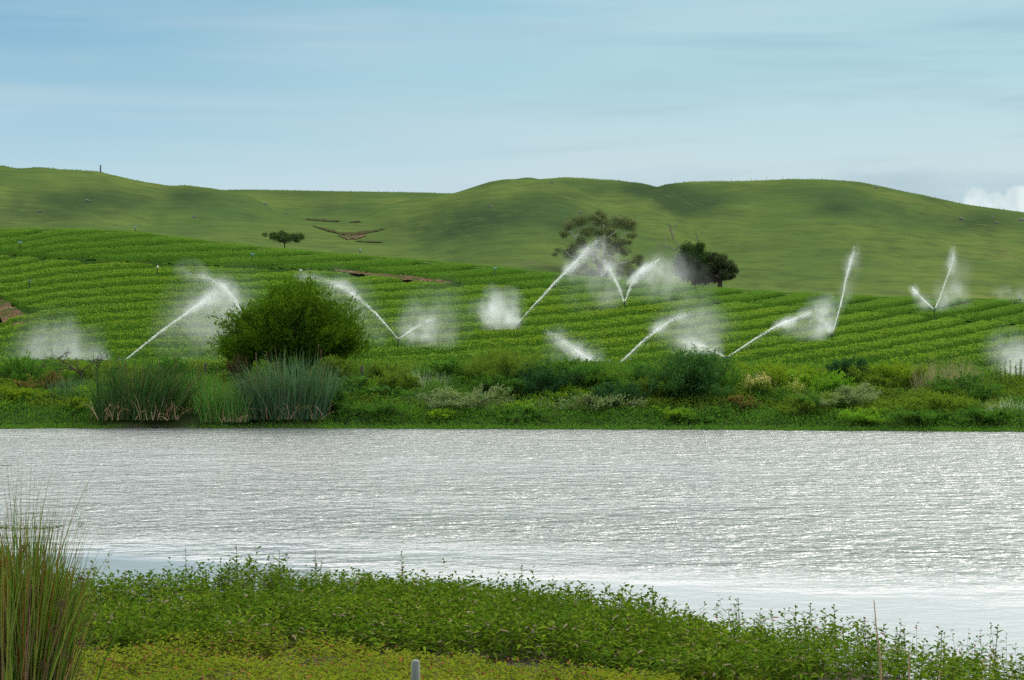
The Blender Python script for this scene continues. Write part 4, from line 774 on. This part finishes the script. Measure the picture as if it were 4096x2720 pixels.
spray('water_jet', 'long arching jet rising right from the middle of the shore', Yof('f'), 0, [('stream', [(2440, 1488, 4, .85), (2500, 1432, 6, .9), (2560, 1375, 9, .78), (2620, 1325, 13, .62), (2690, 1278, 18, .42), (2750, 1258, 20, .25), (2820, 1252, 20, .07)]), ('mist', [(2620, 1345, 14, .1), (2700, 1310, 45, .22), (2780, 1300, 60, .22), (2880, 1290, 60, .10), (2960, 1300, 50, .03)])], seed=11)
spray('water_mist', 'low mist wedge reaching left from the sprinkler of the long low jet', Yof('g'), 0, [('stream', [(2900, 1428, 4, .85), (2860, 1405, 10, .65), (2800, 1380, 16, .42), (2730, 1365, 20, .2)]), ('mist', [(2880, 1410, 16, .5), (2830, 1380, 34, .36), (2770, 1360, 42, .28), (2690, 1370, 30, .1), (2640, 1375, 25, .03)])], seed=12)
spray('water_jet', 'long low straight jet rising right toward the tall upright jet', Yof('g'), 0, [('stream', [(2912, 1426, 3, .85), (2975, 1385, 5, .9), (3040, 1342, 8, .88), (3100, 1307, 10, .85), (3150, 1285, 13, .7), (3200, 1268, 18, .5), (3250, 1250, 24, .25)]), ('mist', [(3120, 1320, 14, .08), (3200, 1300, 34, .22), (3260, 1290, 34, .12)])], seed=13)
spray('water_mist', 'bright mist puff at the foot of the tall upright jet', Yof('h'), 0, [('mist', [(3324, 1333, 5, .85), (3312, 1300, 20, .75), (3300, 1265, 30, .6), (3290, 1235, 30, .3), (3285, 1200, 20, .08)]), ('mist', [(3310, 1330, 10, .6), (3270, 1315, 28, .4), (3240, 1300, 28, .15)])], seed=14)
spray('water_jet', 'tall narrow jet standing almost upright on the right', Yof('h'), 0, [('stream', [(3330, 1330, 3, .85), (3350, 1265, 4, .9), (3362, 1220, 6, .92), (3375, 1160, 6, .92), (3385, 1110, 10, .78), (3400, 1050, 15, .62), (3413, 1010, 14, .35), (3418, 985, 8, .08)]), ('mist', [(3360, 1250, 8, .06), (3390, 1150, 20, .14), (3415, 1060, 22, .22), (3430, 1000, 14, .05)])], seed=15)
spray('water_jet', 'short bright jet leaning left, left arm of the far right V', Yof('i'), 0, [('stream', [(3733, 1235, 4, .9), (3700, 1205, 7, .92), (3670, 1175, 10, .85), (3648, 1150, 9, .5)]), ('mist', [(3720, 1225, 8, .3), (3685, 1200, 18, .32), (3660, 1185, 16, .12)])], seed=16)
spray('water_jet', 'thin faint jet rising right, right arm of the far right V', Yof('i'), 0, [('stream', [(3742, 1232, 5, .85), (3760, 1190, 6, .7), (3780, 1130, 7, .55), (3800, 1080, 10, .38), (3815, 1020, 12, .22), (3818, 985, 8, .06)]), ('mist', [(3755, 1210, 14, .22), (3790, 1150, 34, .26), (3820, 1090, 34, .14), (3825, 1020, 18, .05)]), ('mist', [(3750, 1225, 10, .4), (3810, 1190, 26, .26), (3860, 1160, 30, .08)])], seed=17)
spray('water_mist', 'white mist drifting in at the right edge above the bank weeds', Yof('j'), 0, [('mist', [(4150, 1480, 40, .6), (4080, 1440, 50, .55), (4030, 1405, 45, .32), (3970, 1380, 40, .12), (3920, 1370, 30, .04)]), ('mist', [(4120, 1480, 40, .6), (4050, 1460, 36, .35), (3980, 1430, 30, .08)])], seed=18)
spray('water_mist', 'faint pale mist trace on the crest at the right edge', 215., 0, [('mist', [(4160, 1185, 26, .25), (4090, 1180, 22, .22), (4020, 1168, 16, .1), (3970, 1165, 12, .03)])], seed=19)

# ------------------------------------------------------------------ near bank: rank smartweed, low yellowish growth, rushes
def weed_mass(x, y, h, mat, label, name, ll=.10, lw=.024, seed=0, per=17, zmin=None, stems=True, kind='stuff', parent=None, spread=.05, lo=.15):
    r = np.random.default_rng(seed); n = len(x); z = near_z(x, y); z = np.maximum(z, -.03)
    lean = r.normal(size=(n, 2)) * .13; k = per; t = np.linspace(lo, 1.0, k)[None] * np.ones((n, 1)) + r.normal(size=(n, k)) * .02
    base = np.stack([x, y, z], 1); top = base + np.stack([lean[:, 0] * h, lean[:, 1] * h, h], 1)
    P = base[:, None] + (top - base)[:, None] * t[..., None]
    a = r.random((n, 1)) * 6.283 + np.arange(k)[None] * 2.4 + r.normal(size=(n, k)) * .3
    upc = .35 + 1.0 * np.clip(t - .72, 0, 1) / .28 + r.normal(size=(n, k)) * .2
    D = np.stack([np.cos(a), np.sin(a), upc], -1)
    ln = ll * (1.05 - .45 * np.clip(t - .8, 0, 1) / .2) * r.uniform(.7, 1.2, (n, k))
    V, Fc = lanceleaf(P.reshape(-1, 3), D.reshape(-1, 3), ln.ravel(), lw * r.uniform(.8, 1.2, n * k), .45, r)
    B = base; V2, F2 = blades(B, top - base, h * 1.0, .005, np.zeros((n, 3)), 1, 0, r, tip=.6)
    V3, F3 = blades(B, top - base, h * 1.0, .005, np.zeros((n, 3)), 1, 0, np.random.default_rng(seed + 9), tip=.6)
    o = mesh(name, np.concatenate([V, V2, V3]), [Fc[:n * k], Fc[n * k:n * k * 1 + 0], Fc[n * k:]][0:1] + [Fc[n * k:]] + [F2 + len(V), F3 + len(V) + len(V2)], mat) if False else None
    tri = Fc; parts_V = np.concatenate([V, V2, V3]); quads = np.concatenate([F2 + len(V), F3 + len(V) + len(V2)])
    o = mesh(name, parts_V, [tri, quads], mat); o.data.materials.append(STEMR)
    mi = np.concatenate([np.zeros(len(tri), np.int32), np.ones(len(quads), np.int32)])
    if len(o.data.polygons) == len(mi): o.data.polygons.foreach_set('material_index', mi)
    if kind: tag(o, label, 'weeds' if kind == 'stuff' else 'weed', kind=kind)
    return o
def scatter(n, x0, x1, y0, y1, keep, seed):
    r = np.random.default_rng(seed); x = r.uniform(x0, x1, n); y = r.uniform(y0, y1, n); k = keep(x, y, r); return x[k], y[k]
def sd_(x, y): return near_shore(x) - y
# the band of tall weeds along the water; heights fall away to the front
BANDW = [(-20, 7.4), (-6, 7.3), (-3, 8.3), (0, 8.0), (2, 6.6), (4, 4.4), (6, 2.4), (9, 1.5), (20, 1.5)]
def hband(x, y):
    s = sd_(x, y); wd = ip(x, BANDW)
    return (.41 + fbm(x * .75, y * .75, 2) * .50) * np.clip(1.10 - .16 * np.clip(s / wd, 0, 1.2) ** 4, .3, 1.1)
x, y = scatter(26000, -15, 15, 17, 33, lambda x, y, r: (sd_(x, y) > -.5) & (sd_(x, y) < ip(x, BANDW)) & (r.random(len(x)) < np.where(x > 3.2, .42, 1)), 1)
h = hband(x, y) * rng.uniform(.75, 1.12, len(x)); h = h * np.where(rng.random(len(x)) < .04, rng.uniform(1.15, 1.45, len(x)), 1)
weed_mass(x, y, h, SMART, 'dense green weeds with pointed leaves massed along the near shore', 'shore_weeds', .150, .034, 2, 15)
# sparse plants standing in the shallows on the right
x, y = scatter(2600, 2.5, 14, 17, 27, lambda x, y, r: (sd_(x, y) > -1.9) & (sd_(x, y) <= .1) & (r.random(len(x)) < .45 + .5 * (vn(x * 2.0, y * 2.0) > .6)), 5)
h = (.38 + .25 * rng.random(len(x))); weed_mass(x, y, h, SMARTD, 'sparse dark weeds standing in the shallow water at the lower right', 'shallow_water_weeds', .12, .028, 6, 11, lo=.3)
# low yellowish growth in front
x, y = scatter(30000, -11, 11, 14.5, 27, lambda x, y, r: (sd_(x, y) > ip(x, BANDW) - .1 + fbm(x * .8, y * .8) * 2.4), 7)
h = (.10 + .24 * np.clip(fbm(x * 1.0, y * 1.0, 3) * 1.5 + .3, 0, 1)) * rng.uniform(.7, 1.3, len(x)); weed_mass(x, y, h, LOWY, 'low yellow-green growth with reddish stems covering the ground at the bottom', 'low_ground_growth', .095, .026, 8, 10, lo=.2)
# taller single weeds rising above the mass
for i, (px, py, Yw, lab) in enumerate(((234, 546, 30.2, 'tallest lone leafy weed stem on the near shore, left of centre'), (187, 551, 30.3, 'leafy weed stem standing just left of the tallest lone one'), (281, 552, 30, 'upright weed stem just right of the tallest lone one'), (314, 551, 30, 'tall weed with spreading top, second right of the tallest lone one'), (404, 553, 29.5, 'dark weed tip left of the shore mound middle'), (518, 566, 28.5, 'weed tip on the near shore just right of the picture middle'),
        (655, 588, 26.2, 'bushy weed tip where the near shore starts to fall away'), (736, 600, 25, 'first tall weed standing clear where the shore weeds thin out'), (812, 605, 23.8, 'tall open weed with water showing through its leaves'), (838, 607, 23.7, 'tall leafy weed just right of the tall open weed'), (868, 622, 22.8, 'branching weed between the leafy weed and the tan stalk'), (905, 630, 22.2, 'low spreading weed just right of the tall tan stalk'), (944, 632, 22, 'upright weed in the shallows at lower right'), (996, 628, 22, 'tall thin pair of weed stems near the lower right corner'))):
    X0 = (px - 512) / F * Yw; zt = CAMZ + (340 - py) / F * Yw; z0 = max(float(near_z(np.array([X0]), np.array([Yw]))[0]), -.02); r = np.random.default_rng(i + 50)
    root = tag(empty('tall_weed', (X0, Yw, z0)), lab, 'weed', 'single weeds rising above the near shore mass'); hh = zt - z0; ns = 3
    Cs, Ds, Ls, paths = [], [], [], []
    for j in range(ns):
        b = np.array([r.normal() * .05, r.normal() * .05, 0]); d = np.array([r.normal() * .13, r.normal() * .1, 1]) if j else np.array([.02, 0, 1]); l_ = hh * (1 if j == 0 else r.uniform(.6, .9)); tp = b + d * l_; paths.append(np.array([b, (b + tp) / 2 + r.normal(size=3) * .015, tp]))
        k = 16; t = np.linspace(.25, 1, k); a = np.arange(k) * 2.4 + j; Cs.append(b + (tp - b) * t[:, None]); Ds.append(np.stack([np.cos(a), np.sin(a) * .8, .4 + .9 * np.clip(t - .75, 0, 1) * 4], 1)); Ls.append(.115 * (1 - .4 * np.clip(t - .8, 0, 1) * 5) * r.uniform(.8, 1.15, k))
    V, Fc = lanceleaf(np.concatenate(Cs), np.concatenate(Ds), np.concatenate(Ls), .026, .4, r); mesh('leaves', V, [Fc], SMART, root)
    V, Fc = tubes(paths, [np.array([.006, .005, .003])] * ns, 4); mesh('stems', V, [Fc], STEMR, root)
# rush clump at lower left
r = np.random.default_rng(77); RY = 17.0; RX = (22 - 512) / F * RY; RZ = float(near_z(np.array([RX]), np.array([RY]))[0])
root = tag(empty('rush_clump', (RX, RY, RZ)), 'tall spiky green rush clump with brown seed heads at the lower left corner', 'rushes')
def rush(n, mat, name, hlo, hhi, rad, r, lean=.17):
    bx = r.normal(size=n) * .15; by = r.normal(size=n) * .20; P, Rr = [], []
    for i in range(n):
        b = np.array([bx[i], by[i], 0]); h = r.uniform(hlo, hhi) * (1 - .35 * min(abs(bx[i]) / .4, 1)); d = np.array([bx[i] * .55 + r.normal() * lean * .55, r.normal() * lean * .6, 1.]); c = np.array([bx[i] * .3 + r.normal() * .06, r.normal() * .06, 0])
        t = np.linspace(0, 1, 6)[:, None]; P.append(b + d * h * t + c * h * t ** 2.5); Rr.append(rad * r.uniform(.7, 1.2) * np.array([1, 1, .9, .75, .5, .08]))
    V, Fc = tubes(P, Rr, 4); return tag(mesh(name, V, [Fc], mat, root), kind='stuff')
rush(620, RUSH, 'stems', 1.25, 1.85, .0072, r, .12); rush(90, RUSH, 'stems', 1.7, 2.35, .0040, r, .13); rush(240, RUSHD, 'dead_stems', .7, 1.6, .0060, r, .16)
root2 = root
for i, (px, py) in enumerate(((86, 577), (85, 640), (60, 625), (40, 585), (20, 600), (30, 655), (14, 640), (52, 660), (68, 600), (8, 560), (33, 545), (72, 648), (45, 630), (24, 625))):
    c = np.array([(px - 512) / F * RY - RX, -.25 + r.uniform(-.1, .1), CAMZ + (340 - py) / F * RY - RZ]); n = 90
    V, Fc = leafmesh(c + r.normal(size=(n, 3)) * [.022, .022, .026], r.normal(size=(n, 3)) + [0, 0, .4], .020, .009, r=r); mesh('rush_seed_head', V, [Fc], SEED, root)  # seed heads of the rush, each a cluster of small brown flakes
# dry stalks, the stake and floating weed
for i, (p, lab) in enumerate((([(882, 690), (880, 655), (876, 625), (874, 600)], 'tall pale tan dry stalk at the lower right'), ([(910, 690), (909, 668), (909, 648)], 'shorter reddish dry stalk right of the tall tan one'), ([(806, 690), (800, 678), (796, 672)], 'short pinkish dry stalk leaning left at the bottom edge'), ([(937, 690), (940, 670)], 'short dry stalk between the reddish one and the right corner'))):
    Yd = 19.5; P = np.array([((a - 512) / F * Yd, Yd, CAMZ + (340 - b) / F * Yd) for a, b in p]); P[0, 2] = float(near_z(P[:1, 0], P[:1, 1])[0]) - .02; P[0, 1] = Yd
    rad = np.linspace(.012, .004, len(P)); V, Fc = tubes([P], [rad], 6); tag(mesh('dry_stalk', V, [Fc], STRAW, base=tuple(P[0])), lab, 'stalk', 'dry stalks in front at lower right')
Ys_ = 17.5; x0 = (415.5 - 512) / F * Ys_; zt = CAMZ + (340 - 660) / F * Ys_; zb_ = float(near_z(np.array([x0]), np.array([Ys_]))[0]) - .1
V, Fc = lathe([(0, .045), (zt - zb_ - .015, .038), (zt - zb_, .025), (zt - zb_, .001)], 9); tag(mesh('stake', V + [x0, Ys_, zb_], [Fc], STAKE, base=(x0, Ys_, zb_)), 'pale grey-green stake standing in the low growth at the bottom edge', 'stake')
for i, (pa, pb, py, lab) in enumerate(((-30, 58, 528.5, 'long strip of dark floating weed behind the rush tips'), (-20, 11, 466, 'small dark floating weed strip at the left edge, far out'))):
    n = 260 if i == 0 else 110; Yf = CAMZ * F / (py - 340); px = rng.uniform(pa, pb, n); C = np.stack([X(px, Yf), Yf + rng.normal(size=n) * .16, np.full(n, .012)], 1)
    V, Fc = leafmesh(C, rng.normal(size=(n, 3)) * [1, 1, .02] + [0, 0, .03], .07, .02); tag(mesh('floating_weed', V, [Fc], GREENS['brown']), lab, 'water weed')
for i, (px, h_) in enumerate(((60, .10), (36, .06), (81, .07))):
    Yf = 42.2; b = np.array([X(px, Yf), Yf, 0]); n = 16; V, Fc = lanceleaf(b + np.stack([rng.normal(size=n) * .03, rng.normal(size=n) * .03, rng.random(n) * h_ * 1.6], 1), rng.normal(size=(n, 3)) + [0, 0, .6], .07, .02)
    tag(mesh('emergent_sprig', V, [Fc], GREENS['dark'], base=tuple(b)), ('small dark sprig at the right end of the floating weed strip', 'small dark sprig in the middle of the floating weed strip', 'tiny dark sprig in open water right of the floating weed strip')[i], 'water weed')
